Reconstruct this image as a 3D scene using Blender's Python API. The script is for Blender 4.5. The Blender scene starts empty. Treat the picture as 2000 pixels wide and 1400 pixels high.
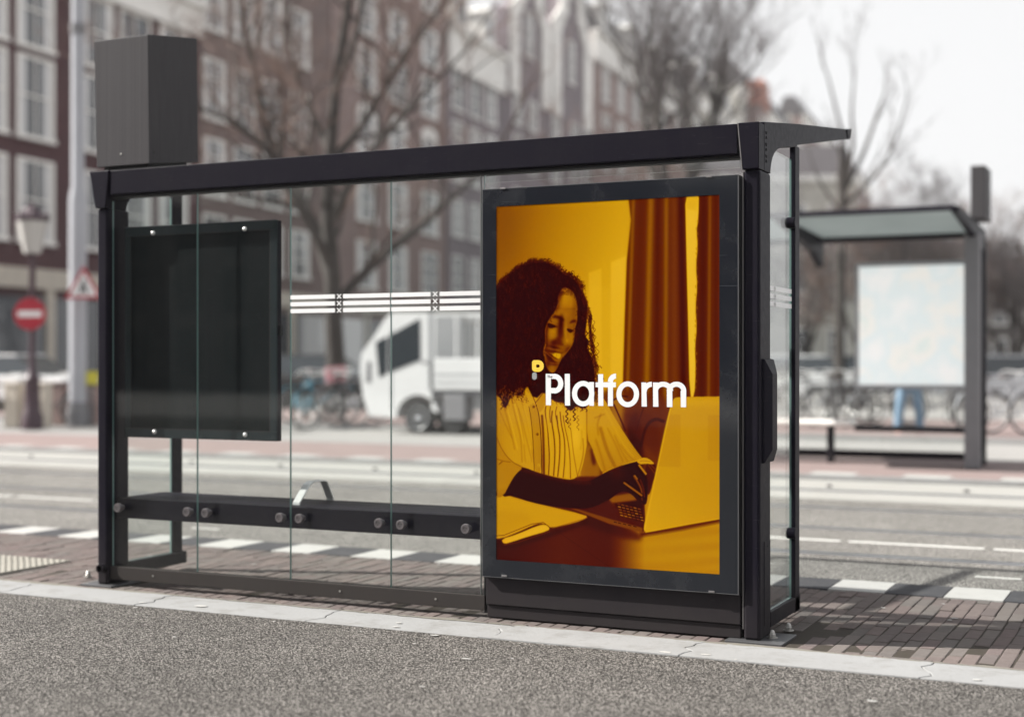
import bpy, bmesh, math, random
import numpy as np
from mathutils import Vector, Matrix

# =============================================================== camera, sky, sun
SC=bpy.context.scene
TH=math.radians(25.583); FPX=2778.; CH=1.25
FW=(-math.sin(TH),math.cos(TH)); RT=(math.cos(TH),math.sin(TH))
cam_d=bpy.data.cameras.new("camera"); cam=bpy.data.objects.new("camera",cam_d); SC.collection.objects.link(cam)
cam.location=(0,0,CH); cam.rotation_euler=(math.radians(90),0,TH)
cam_d.sensor_width=36; cam_d.lens=36*FPX/2000; cam_d.shift_y=0.004; cam_d.clip_start=.05; cam_d.clip_end=3000
cam_d.dof.use_dof=True; cam_d.dof.focus_distance=6.45; cam_d.dof.aperture_fstop=1.0; cam_d.dof.aperture_blades=0
SC.camera=cam
SUN_AZ=math.radians(18.0); SUN_EL=math.radians(38.0)          # the sun stands at -X, a little towards the camera side
sdir=Vector((-math.cos(SUN_AZ)*math.cos(SUN_EL),-math.sin(SUN_AZ)*math.cos(SUN_EL),math.sin(SUN_EL)))
W=bpy.data.worlds.new("World"); SC.world=W; W.use_nodes=True
nt=W.node_tree; N=nt.nodes; LK=nt.links; N.clear()
out=N.new('ShaderNodeOutputWorld'); sky=N.new('ShaderNodeTexSky'); sky.sky_type='NISHITA'; sky.sun_disc=False
sky.sun_elevation=SUN_EL; sky.sun_rotation=math.atan2(sdir.x,sdir.y); sky.air_density=1.0; sky.dust_density=3.0
hs=N.new('ShaderNodeHueSaturation'); hs.inputs['Saturation'].default_value=.22; LK.new(sky.outputs[0],hs.inputs['Color'])
b1=N.new('ShaderNodeBackground'); b1.inputs[1].default_value=.012; LK.new(hs.outputs[0],b1.inputs[0])
tc=N.new('ShaderNodeTexCoord'); sx=N.new('ShaderNodeSeparateXYZ'); LK.new(tc.outputs['Generated'],sx.inputs[0])
cr=N.new('ShaderNodeValToRGB'); LK.new(sx.outputs[2],cr.inputs[0])      # thin white cloud, denser towards the horizon
e=cr.color_ramp.elements; e[0].position=.0; e[0].color=(.86,.86,.865,1); e[1].position=.85; e[1].color=(.60,.61,.64,1)
q=e.new(.26); q.color=(.84,.84,.845,1); q=e.new(.48); q.color=(.76,.765,.78,1)
b2=N.new('ShaderNodeBackground'); b2.inputs[1].default_value=.465; LK.new(cr.outputs[0],b2.inputs[0])
ad=N.new('ShaderNodeAddShader'); LK.new(b1.outputs[0],ad.inputs[0]); LK.new(b2.outputs[0],ad.inputs[1]); LK.new(ad.outputs[0],out.inputs[0])
sl=bpy.data.lights.new("sun","SUN"); sl.energy=5.0; sl.angle=math.radians(.55); sl.color=(1,.96,.90)
so=bpy.data.objects.new("sun",sl); SC.collection.objects.link(so); so.rotation_euler=sdir.to_track_quat('Z','Y').to_euler()
SC.view_settings.view_transform='Standard'; SC.view_settings.look='None'; SC.view_settings.gamma=1; SC.view_settings.exposure=1.12
SC.view_settings.use_curve_mapping=False
SC.render.engine='CYCLES'; SC.cycles.max_bounces=10; SC.cycles.transparent_max_bounces=24; SC.cycles.caustics_reflective=False; SC.cycles.caustics_refractive=False
SC.cycles.sample_clamp_indirect=6

# =============================================================== helpers
def ray(px,py):                    # direction through a point of the tracing, forward component 1
    u=(px-1000)/FPX; return (FW[0]+u*RT[0],FW[1]+u*RT[1],(708-py)/FPX)
def at_y(px,py,Y): d=ray(px,py); t=Y/d[1]; return Vector((d[0]*t,Y,CH+d[2]*t))
def at_x(px,py,X): d=ray(px,py); t=X/d[0]; return Vector((X,d[1]*t,CH+d[2]*t))
def at_z(px,py,Z=0): d=ray(px,py); t=(Z-CH)/d[2]; return Vector((d[0]*t,d[1]*t,Z))
def at_t(px,py,t): d=ray(px,py); return Vector((d[0]*t,d[1]*t,CH+d[2]*t))
COL=SC.collection
def tag(o,label=None,cat=None,group=None,kind=None):
    if label:o['label']=label
    if cat:o['category']=cat
    if group:o['group']=group
    if kind:o['kind']=kind
    return o
def empty(name,loc,rz=0,**k):
    o=bpy.data.objects.new(name,None); COL.objects.link(o); o.location=loc; o.rotation_euler=(0,0,rz); o.empty_display_size=.2
    return tag(o,**k)
def copy_tree(o,parent=None):
    c=o.copy(); COL.objects.link(c)
    if parent: c.parent=parent
    for ch in list(o.children): copy_tree(ch,c)
    return c
class MB:
    def __init__(s): s.v=[];s.f=[];s.m=[];s.mi=0
    def add(s,vs,fs):
        b=len(s.v); s.v+= [tuple(v) for v in vs]; s.f+=[tuple(b+i for i in f) for f in fs]; s.m+=[s.mi]*len(fs); return s
    def box(s,x0,x1,y0,y1,z0,z1):
        return s.add([(x0,y0,z0),(x1,y0,z0),(x1,y1,z0),(x0,y1,z0),(x0,y0,z1),(x1,y0,z1),(x1,y1,z1),(x0,y1,z1)],
                     [(0,3,2,1),(4,5,6,7),(0,1,5,4),(1,2,6,5),(2,3,7,6),(3,0,4,7)])
    def prism(s,poly,ax,a0,a1):          # ax 'x': poly in (y,z); 'y': (x,z); 'z': (x,y)
        n=len(poly)
        def P(p,a): return {'x':(a,p[0],p[1]),'y':(p[0],a,p[1]),'z':(p[0],p[1],a)}[ax]
        vs=[P(p,a0) for p in poly]+[P(p,a1) for p in poly]
        return s.add(vs,[tuple(range(n)),tuple(range(2*n-1,n-1,-1))]+[(i,(i+1)%n,n+(i+1)%n,n+i) for i in range(n)])
    def tube(s,pts,r,n=8,cap=True):
        pts=[Vector(p) for p in pts]; rs=r if isinstance(r,(list,tuple)) else [r]*len(pts); rings=[]; b=len(s.v); vs=[]
        up=Vector((0,0,1)); d0=(pts[1]-pts[0]).normalized()
        a=d0.cross(up); a=a.normalized() if a.length>1e-3 else Vector((1,0,0))
        for i,p in enumerate(pts):
            d=(pts[min(i+1,len(pts)-1)]-pts[max(i-1,0)]).normalized(); a=(a-d*a.dot(d)); a=a.normalized() if a.length>1e-6 else d.orthogonal().normalized(); c=d.cross(a)
            for k in range(n): t=2*math.pi*k/n; vs.append(p+(a*math.cos(t)+c*math.sin(t))*rs[i])
        fs=[(i*n+k,i*n+(k+1)%n,(i+1)*n+(k+1)%n,(i+1)*n+k) for i in range(len(pts)-1) for k in range(n)]
        if cap: fs+=[tuple(range(n-1,-1,-1)),tuple(range((len(pts)-1)*n,len(pts)*n))]
        return s.add(vs,fs)
    def strip(s,pts,w,h):                # flat bar along a path, w across (horizontal), h thick
        pts=[Vector(p) for p in pts]; vs=[]
        for i,p in enumerate(pts):
            d=(pts[min(i+1,len(pts)-1)]-pts[max(i-1,0)]).normalized(); a=d.cross(Vector((0,0,1))).normalized() if abs(d.z)<.999 else Vector((1,0,0))
            c=a.cross(d).normalized()
            vs+=[p+a*w/2+c*h/2,p-a*w/2+c*h/2,p-a*w/2-c*h/2,p+a*w/2-c*h/2]
        n=len(pts); fs=[(i*4+k,i*4+(k+1)%4,(i+1)*4+(k+1)%4,(i+1)*4+k) for i in range(n-1) for k in range(4)]+[(0,1,2,3),((n-1)*4+3,(n-1)*4+2,(n-1)*4+1,(n-1)*4)]
        return s.add(vs,fs)
    def lathe(s,prof,c,ax='z',n=20):     # prof: (radius, height) along the axis
        vs=[];c=Vector(c)
        for r,h in prof:
            for k in range(n):
                t=2*math.pi*k/n; a,b=r*math.cos(t),r*math.sin(t)
                vs.append(c+Vector({'z':(a,b,h),'y':(a,h,b),'x':(h,a,b)}[ax]))
        m=len(prof); fs=[(i*n+k,i*n+(k+1)%n,(i+1)*n+(k+1)%n,(i+1)*n+k) for i in range(m-1) for k in range(n)]+[tuple(range(n-1,-1,-1)),tuple(range((m-1)*n,m*n))]
        return s.add(vs,fs)
    def torus(s,c,R,r,ax='y',n=28,k=8):
        c=Vector(c); vs=[]
        for i in range(n):
            t=2*math.pi*i/n
            for j in range(k):
                u=2*math.pi*j/k; q=R+r*math.cos(u); h=r*math.sin(u); a,b=q*math.cos(t),q*math.sin(t)
                vs.append(c+Vector({'z':(a,b,h),'y':(a,h,b),'x':(h,a,b)}[ax]))
        return s.add(vs,[(i*k+j,((i+1)%n)*k+j,((i+1)%n)*k+(j+1)%k,i*k+(j+1)%k) for i in range(n) for j in range(k)])
    def build(s,name,mat,parent=None,bevel=0,smooth=False,off=None,recalc=True,seg=2):
        me=bpy.data.meshes.new(name); o0=off
        if off is None:
            r=parent
            while r is not None and r.parent is not None: r=r.parent
            o0=tuple(r.location) if r is not None else (0,0,0)
        me.from_pydata([(v[0]-o0[0],v[1]-o0[1],v[2]-o0[2]) for v in s.v],[],s.f)
        for m in (mat if isinstance(mat,(list,tuple)) else [mat]): me.materials.append(m)
        if any(s.m): me.polygons.foreach_set('material_index',s.m)
        if recalc:
            bm=bmesh.new(); bm.from_mesh(me); bmesh.ops.recalc_face_normals(bm,faces=bm.faces); bm.to_mesh(me); bm.free()
        if smooth:
            me.polygons.foreach_set('use_smooth',[True]*len(me.polygons))
            try: me.set_sharp_from_angle(angle=math.radians(38))
            except Exception: pass
        o=bpy.data.objects.new(name,me); COL.objects.link(o)
        if parent is not None: o.parent=parent
        elif off is not None: o.location=off
        if bevel:
            b=o.modifiers.new('bevel','BEVEL'); b.width=bevel; b.segments=seg; b.limit_method='ANGLE'; b.angle_limit=math.radians(40)
        return o

# =============================================================== materials
class NT:
    def __init__(s,name):
        s.m=bpy.data.materials.new(name); s.m.use_nodes=True; s.t=s.m.node_tree; s.t.nodes.clear()
        s.o=s.t.nodes.new('ShaderNodeOutputMaterial'); s.c=s.t.nodes.new('ShaderNodeTexCoord')
    def n(s,k,ins=None,**p):
        d=s.t.nodes.new('ShaderNode'+k)
        for a,b in p.items(): setattr(d,a,b)
        for a,b in (ins or {}).items():
            if isinstance(b,bpy.types.NodeSocket): s.t.links.new(b,d.inputs[a])
            else: d.inputs[a].default_value=b
        return d
    def pos(s,scale=(1,1,1),src='Object'):
        return s.n('Mapping',{'Vector':s.c.outputs[src],'Scale':scale}).outputs[0]
    def noise(s,sc,det=4,vec=None,rough=.55,dist=0): return s.n('TexNoise',{'Vector':vec or s.c.outputs['Object'],'Scale':sc,'Detail':det,'Roughness':rough,'Distortion':dist}).outputs[0]
    def ramp(s,fac,stops):
        r=s.n('ValToRGB',{'Fac':fac}); e=r.color_ramp.elements
        def c4(c): return (c,c,c,1) if isinstance(c,(int,float)) else (*c,1)
        e[0].position=stops[0][0]; e[0].color=c4(stops[0][1]); e[1].position=stops[-1][0]; e[1].color=c4(stops[-1][1])
        for p,c in stops[1:-1]: q=e.new(p); q.color=c4(c)
        return r.outputs[0]
    def mix(s,f,a,b,bt='MIX'):
        d=s.n('MixRGB',blend_type=bt)
        for i,x in ((0,f),(1,a),(2,b)):
            if isinstance(x,bpy.types.NodeSocket): s.t.links.new(x,d.inputs[i])
            elif i==0: d.inputs[0].default_value=x
            else: d.inputs[i].default_value=(x,x,x,1) if isinstance(x,(int,float)) else (*x,1)
        return d.outputs[0]
    def math(s,op,a,b=0.):
        d=s.n('Math',operation=op)
        for i,x in ((0,a),(1,b)):
            if isinstance(x,bpy.types.NodeSocket): s.t.links.new(x,d.inputs[i])
            else: d.inputs[i].default_value=x
        return d.outputs[0]
    def bump(s,h,st=.3,dist=.01,prev=None):
        i={'Height':h,'Strength':st,'Distance':dist}
        if prev: i['Normal']=prev
        return s.n('Bump',i).outputs[0]
    def fin(s,color,rough=.6,metal=0,normal=None,spec=.5,coat=0,emit=None,es=0,coatr=.03):
        p=s.n('BsdfPrincipled')
        for k,x in (('Base Color',color),('Roughness',rough),('Metallic',metal),('Normal',normal),('Specular IOR Level',spec),('Coat Weight',coat),('Coat Roughness',coatr),('Emission Color',emit),('Emission Strength',es)):
            if x is None: continue
            if isinstance(x,bpy.types.NodeSocket): s.t.links.new(x,p.inputs[k])
            elif isinstance(x,tuple): p.inputs[k].default_value=(*x,1)
            else: p.inputs[k].default_value=x
        s.t.links.new(p.outputs[0],s.o.inputs[0]); return s.m
def simple(name,c,rough=.6,metal=0,var=.12,sc=6,spec=.5,bump=0):
    t=NT(name); n=t.noise(sc); col=t.mix(t.math('MULTIPLY',n,1.0),tuple(x*(1-var) for x in c),tuple(min(1,x*(1+var)) for x in c))
    return t.fin(col,rough,metal,t.bump(t.noise(sc*12),bump,.004) if bump else None,spec)

def m_coat(name,c,rough=.42,streak=0):
    t=NT(name); big=t.noise(2.2,5); fine=t.noise(420,2); dust=t.ramp(t.noise(7,8,rough=.7),[(.48,0.),(.78,1.)])
    z=t.n('SeparateXYZ',{'Vector':t.c.outputs['Object']}).outputs[2]
    low=t.ramp(t.math('ADD',z,t.math('MULTIPLY',t.noise(9,4),.25)),[(.06,1.),(.42,0.)])
    col=t.mix(big,tuple(x*.86 for x in c),tuple(x*1.15 for x in c))
    col=t.mix(t.math('MULTIPLY',fine,.35),col,tuple(x*1.8 for x in c))
    run=t.ramp(t.noise(1,4,t.pos((60,60,1.3))),[(.52,0.),(.75,1.)])
    col=t.mix(t.math('MULTIPLY',run,.16),col,(.026,.024,.025))
    col=t.mix(t.math('MULTIPLY',low,.35),col,(.06,.053,.047)); col=t.mix(t.math('MULTIPLY',dust,.22),col,(.026,.024,.026))
    if streak:
        sn=t.ramp(t.noise(1,5,t.pos((330,330,.25)),.75),[(.32,0.),(.72,1.)]); col=t.mix(t.math('MULTIPLY',sn,streak),col,tuple(x*1.9 for x in c))
    scr=t.ramp(t.noise(1,2,t.pos((14,14,260))),[(.70,0.),(.74,1.)]); col=t.mix(t.math('MULTIPLY',scr,.12),col,(.2,.2,.21))
    r=t.math('ADD',t.math('MULTIPLY',t.noise(30,5),.22),rough-.1)
    return t.fin(col,r,0,t.bump(fine,.25,.0012),.05)
M={}
M['coat']=m_coat('dark_coated_metal',(.0088,.0077,.0126))
M['coat_box']=m_coat('brushed_dark_metal',(.041,.039,.041),.5,1.0); M['coat_dusty']=m_coat('dusty_rail_metal',(.030,.027,.0265),.55); M['coat_mid']=m_coat('plinth_metal',(.0175,.0155,.0185),.45)
M['coat_edge']=simple('light_edge_metal',(.22,.21,.21),.4,.6)
M['black']=simple('black_gap',(.006,.006,.007),.7)
M['rubber']=simple('rubber',(.02,.02,.021),.75,bump=.2,sc=20)
M['steel']=simple('brushed_steel',(.62,.62,.61),.36,.55,sc=40)
M['bolt']=simple('weathered_bolt_steel',(.42,.41,.39),.38,1,var=.4,sc=60,bump=.3)
def m_glass(name,tint,dirt=.05):
    t=NT(name); f=t.n('LayerWeight',{'Blend':.5}).outputs['Facing']; F=t.math('ADD',t.math('MULTIPLY',t.math('POWER',f,5.),.9),.021)
    tr=t.n('BsdfTransparent',{'Color':(*tint,1)}).outputs[0]; gl=t.n('BsdfGlossy',{'Color':(1,1,1,1),'Roughness':.004}).outputs[0]
    mx=t.n('MixShader',{0:F,1:tr,2:gl}).outputs[0]
    d=t.ramp(t.noise(5,9,rough=.72),[(.52,0.),(.85,1.)]); z=t.n('SeparateXYZ',{'Vector':t.c.outputs['Object']}).outputs[2]
    low=t.ramp(t.math('ADD',z,t.math('MULTIPLY',t.noise(14,5),.3)),[(.18,1.),(.62,0.)])
    spots=t.ramp(t.n('TexVoronoi',{'Vector':t.c.outputs['Object'],'Scale':38.}).outputs[0],[(.05,1.),(.075,0.)])
    rare=t.ramp(t.noise(3,2),[(.60,0.),(.66,1.)])
    dm=t.math('ADD',t.math('MULTIPLY',d,dirt),t.math('ADD',t.math('MULTIPLY',low,.010),t.math('MULTIPLY',t.math('MULTIPLY',spots,rare),.16)))
    df=t.n('BsdfDiffuse',{'Color':(.55,.55,.52,1)}).outputs[0]
    t.t.links.new(t.n('MixShader',{0:dm,1:mx,2:df}).outputs[0],t.o.inputs[0]); return t.m
M['glass']=m_glass('clear_glass',(.962,.977,.972),.005)
M['roofglass']=m_glass('tinted_roof_glass',(.90,.915,.915),.05)
M['glass_edge']=simple('green_glass_edge',(.20,.31,.29),.15)
M['glass_edge_light']=simple('bright_glass_edge',(.62,.70,.68),.15)
def m_asphalt(name,dark,light,scale,bs,spotty=1):
    t=NT(name); P=t.c.outputs['Object']
    v=t.n('TexVoronoi',{'Vector':P,'Scale':scale}); v2=t.n('TexVoronoi',{'Vector':P,'Scale':scale*1.9})
    cellv=t.n('SeparateColor',{0:v.outputs['Color']}).outputs[0]; cell2=t.n('SeparateColor',{0:v2.outputs['Color']}).outputs[0]
    stone=t.ramp(cellv,[(0.,dark),(.45,tuple((a+b)/2 for a,b in zip(dark,light))),(.85,light),(1.,tuple(min(1,x*1.5) for x in light))])
    s2=t.ramp(cell2,[(0.,dark),(1.,light)]); col=t.mix(.45,stone,s2)
    gap=t.ramp(v.outputs['Distance'],[(.34,0.),(.62,1.)]); col=t.mix(t.math('MULTIPLY',gap,.8),col,tuple(x*.2 for x in dark))
    big=t.ramp(t.noise(.5,6,rough=.6),[(.3,.80),(.7,1.14)]); col=t.mix(1,col,big,'MULTIPLY')
    med=t.ramp(t.noise(3.5,5),[(.3,.90),(.7,1.08)]); col=t.mix(1,col,med,'MULTIPLY')
    if spotty:
        sp=t.n('TexVoronoi',{'Vector':t.n('VectorMath',{0:P,1:t.n('VectorMath',{0:t.n('TexNoise',{'Vector':P,'Scale':9.}).outputs[1],'Scale':.12},operation='SCALE').outputs[0]},operation='ADD').outputs[0],'Scale':3.4})
        size=t.math('MULTIPLY',t.n('SeparateColor',{0:sp.outputs['Color']}).outputs[1],.14)
        sm=t.math('LESS_THAN',sp.outputs['Distance'],t.math('SUBTRACT',size,.07)); col=t.mix(t.math('MULTIPLY',sm,.7),col,(.55,.55,.54))
    h=t.math('ADD',t.math('MULTIPLY',v.outputs['Distance'],-1.0),t.math('MULTIPLY',v2.outputs['Distance'],-.5))
    nb=t.bump(h,bs,.010); nb=t.bump(t.noise(2.2,4),.25,.02,nb)
    return t.fin(col,.88,0,nb,.15)
M['asphalt']=m_asphalt('coarse_asphalt',(.044,.040,.036),(.40,.375,.35),112,1.0)
M['asphalt2']=m_asphalt('worn_tram_asphalt',(.15,.143,.132),(.48,.46,.43),95,.7)
def m_conc(name,c,sc=4,dirt=(.12,.11,.095),amt=.35,spots=True,b=.35):
    t=NT(name); n=t.noise(sc,7,rough=.65); col=t.mix(n,tuple(x*.85 for x in c),tuple(min(1,x*1.12) for x in c))
    d=t.ramp(t.noise(sc*1.7,8,rough=.7),[(.5,0.),(.8,1.)]); col=t.mix(t.math('MULTIPLY',d,amt),col,dirt)
    if spots:
        v=t.n('TexVoronoi',{'Vector':t.c.outputs['Object'],'Scale':46.}); k=t.math('LESS_THAN',v.outputs[0],.10); col=t.mix(t.math('MULTIPLY',k,.35),col,tuple(x*.45 for x in c))
    g=t.noise(160,3); col=t.mix(t.math('MULTIPLY',g,.25),col,tuple(x*.7 for x in c))
    return t.fin(col,.8,0,t.bump(t.math('ADD',t.noise(60,6),t.math('MULTIPLY',n,.8)),b,.006),.12)
M['kerb']=m_conc('pale_kerb_concrete',(.285,.287,.287),3.2,(.12,.11,.09),.6)
M['slab']=m_conc('track_slab_concrete',(.33,.325,.307),1.2,(.22,.205,.18),.35)
M['block_w']=m_conc('white_edge_block',(.40,.395,.38),5,(.2,.19,.175),.3)
M['block_d']=m_conc('dark_edge_block',(.060,.060,.065),5,(.2,.19,.18),.25)
M['tact']=m_conc('tactile_tile',(.31,.295,.26),5,(.2,.18,.15),.3)
M['sett']=m_conc('road_sett',(.30,.292,.282),.8,(.2,.19,.175),.4,False)
M['plat']=m_conc('far_platform_brick',(.25,.195,.186),1.5,(.14,.125,.12),.4,False)
M['paint']=m_conc('road_paint',(.55,.545,.52),6,(.3,.29,.27),.3)
M['rail']=simple('rail_steel',(.34,.35,.38),.30,.8,sc=30)
M['soil']=m_conc('joint_soil',(.050,.042,.035),20,(.045,.05,.028),.6,False)
def m_brickpave():
    t=NT('brown_paving_brick'); a=t.n('Attribute',attribute_name='tone').outputs['Color']
    n=t.noise(26,6,rough=.7); col=t.mix(.9,t.mix(n,.72,1.25),a,'MULTIPLY')
    d=t.ramp(t.noise(2.6,6,rough=.65),[(.42,0.),(.75,1.)]); col=t.mix(t.math('MULTIPLY',d,.22),col,(.095,.08,.068))
    g=t.noise(300,2); col=t.mix(t.math('MULTIPLY',g,.3),col,(.06,.045,.04))
    sp=t.n('TexVoronoi',{'Vector':t.c.outputs['Object'],'Scale':4.2}); sm=t.math('LESS_THAN',sp.outputs[0],t.math('SUBTRACT',t.math('MULTIPLY',t.n('SeparateColor',{0:sp.outputs['Color']}).outputs[1],.11),.045))
    col=t.mix(t.math('MULTIPLY',sm,.5),col,(.38,.37,.36))
    return t.fin(col,.9,0,t.bump(t.math('ADD',n,t.math('MULTIPLY',g,.3)),.6,.005),.06)
M['brickp']=m_brickpave()
def m_wall(name,c,sc=1.0,mort=(.25,.23,.22)):
    t=NT(name); br=t.n('TexBrick',{'Vector':t.pos((1,1,1)),'Color1':(*c,1),'Color2':(*tuple(x*.7 for x in c),1),'Mortar':(*mort,1),'Scale':4.2*sc,'Mortar Size':.012,'Bias':-.1,'Brick Width':.9,'Row Height':.28})
    xz=t.n('CombineXYZ'); s=t.n('SeparateXYZ',{'Vector':t.c.outputs['Object']}); t.t.links.new(s.outputs[1],xz.inputs[0]); t.t.links.new(s.outputs[2],xz.inputs[1]); t.t.links.new(xz.outputs[0],br.inputs['Vector'])
    n=t.noise(.35,6,rough=.65); col=t.mix(1,br.outputs[0],t.mix(n,.65,1.35),'MULTIPLY')
    return t.fin(col,.85,0,None,.3)
M['w_maroon']=m_wall('maroon_brick',(.085,.035,.040),mort=(.10,.06,.06)); M['w_brown']=m_wall('brown_brick',(.19,.135,.125)); M['w_grey']=m_wall('greyish_brick',(.17,.14,.145)); M['w_mauve']=m_wall('mauve_brick',(.26,.22,.24)); M['w_pink']=m_wall('pinkish_brick',(.30,.215,.20)); M['w_dark']=m_wall('dark_brick',(.10,.085,.08)); M['w_pale']=m_conc('pale_render',(.55,.53,.48),.6,(.4,.37,.33),.3,False)
M['white']=simple('white_painted_wood',(.84,.82,.78),.55,var=.08,sc=3)
M['cream']=simple('cream_stone',(.52,.47,.40),.75,var=.2,sc=3)
M['tile']=simple('dark_roof_tile',(.075,.068,.072),.6,var=.4,sc=5); M['tile_o']=simple('orange_roof_tile',(.38,.15,.10),.7,var=.3,sc=5)
M['bark']=simple('tree_bark',(.050,.043,.039),.9,var=.5,sc=5,bump=.6)
M['twig']=simple('budding_twigs',(.17,.115,.095),.9,var=.4,sc=2)
M['twig2']=simple('grey_twigs',(.11,.095,.095),.9,var=.4,sc=2)
def m_pane():
    t=NT('house_window_glass'); i=t.n('ObjectInfo').outputs['Random']; s=t.n('SeparateXYZ',{'Vector':t.c.outputs['Generated']})
    cur=t.ramp(t.math('ABSOLUTE',t.math('SUBTRACT',s.outputs[1],.5)),[(.20,0.),(.30,1.)]); use=t.math('GREATER_THAN',i,.35)
    col=t.mix(t.math('MULTIPLY',t.math('MULTIPLY',cur,use),.9),(.03,.035,.045),(.66,.655,.65)); return t.fin(col,.06,0,t.bump(t.noise(.7,2),.15,.1),.9)  # pale curtain bands, whitened further to stand in for reflected sky
M['pane']=m_pane()
M['truck']=simple('white_truck_paint',(.60,.605,.61),.3,var=.10,sc=1.5); M['darkglass']=simple('dark_vehicle_glass',(.03,.036,.042),.05,spec=.8); M['grey_pl']=simple('grey_plastic',(.16,.16,.17),.5)
M['red']=simple('sign_red',(.36,.012,.03),.35); M['signwhite']=simple('sign_white',(.75,.75,.75),.35); M['pink']=simple('faded_pink_crate',(.62,.30,.33),.6,var=.3,sc=12)
M['yellow']=simple('yellow_plate',(.55,.5,.04),.5); M['mast']=simple('grey_mast_paint',(.34,.35,.38),.5,var=.12,sc=2); M['lamp_maroon']=simple('maroon_cast_iron',(.045,.022,.032),.45); M['lampglass']=simple('opal_lamp_glass',(.42,.41,.39),.3)
M['jeans_l']=simple('light_jeans',(.17,.26,.36),.9,var=.2,sc=9); M['jeans']=simple('blue_jeans',(.06,.12,.24),.9,var=.2,sc=9); M['jacket']=simple('dark_jacket',(.035,.035,.045),.85); M['skin']=simple('skin',(.42,.25,.18),.55); M['hair']=simple('brown_hair',(.05,.03,.02),.6); M['shoe']=simple('pink_grey_shoes',(.42,.28,.32),.6)
M['bike_k']=simple('black_bike_paint',(.025,.025,.028),.35); M['bike_b']=simple('teal_bike_paint',(.06,.24,.33),.35); M['bike_g']=simple('grey_bike_paint',(.35,.36,.38),.35); M['car_s']=simple('silver_car_paint',(.45,.46,.48),.22,.5); M['leather']=simple('brown_saddle',(.05,.035,.028),.6)
M['blank']=m_coat('blank_panel_slate',(.006,.0085,.0095),.5); M['sand']=m_conc('pale_joint_sand',(.19,.178,.155),20,(.12,.12,.07),.5); M['frame']=m_coat('case_frame_paint',(.024,.031,.034),.4); M['flake']=simple('old_paint_and_gum',(.38,.375,.36),.7); M['knob']=simple('anodised_fixing',(.095,.085,.088),.38)
M['caseblk']=simple('case_side_black',(.012,.012,.014),.5)
def m_blue():
    t=NT('printed_case_glass'); n=t.noise(1.5,4); col=t.mix(n,(.007,.009,.013),(.012,.014,.019))
    s=t.ramp(t.noise(1,3,t.pos((2.5,2.5,160)),.4),[(.73,0.),(.76,1.)]); col=t.mix(t.math('MULTIPLY',s,.14),col,(.3,.32,.34))
    d=t.ramp(t.noise(3,8,rough=.7),[(.5,0.),(.85,1.)]); col=t.mix(t.math('MULTIPLY',d,.10),col,(.3,.3,.3)); return t.fin(col,.07,0,None,.6)
M['blueglass']=m_blue()
M['coat_edge2']=simple('case_rim_metal',(.12,.12,.125),.4,.5)
M['logoy']=simple('emblem_yellow',(.80,.50,.04),.5,var=.03); M['logog']=simple('emblem_grey',(.26,.27,.28),.5,var=.03)
POSTG=.68
def m_map():
    t=NT('glowing_map_print'); v=t.n('TexVoronoi',{'Vector':t.c.outputs['Object'],'Scale':9.},feature='DISTANCE_TO_EDGE').outputs[0]
    n=t.noise(1.7,3); col=t.ramp(n,[(.35,(.66,.66,.65)),(.48,(.57,.625,.63)),(.58,(.66,.645,.61)),(.7,(.52,.60,.58))])
    col=t.mix(t.math('MULTIPLY',t.ramp(v,[(.0,1.),(.03,0.)]),.4),col,(.55,.58,.60)); return t.fin(col,.15,0,None,.5,emit=col,es=.36)  # print emits its own colour, added to brighten the panel under its roof
M['map']=m_map()

def m_frost():
    t=NT('frosted_roof_glass'); n=t.mix(t.noise(2,4),(.32,.35,.35),(.42,.45,.45)); d=t.n('BsdfDiffuse',{'Color':n}).outputs[0]; r=t.n('BsdfTranslucent',{'Color':n}).outputs[0]
    t.t.links.new(t.n('MixShader',{0:.7,1:d,2:r}).outputs[0],t.o.inputs[0]); return t.m
M['frost']=m_frost()
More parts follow.
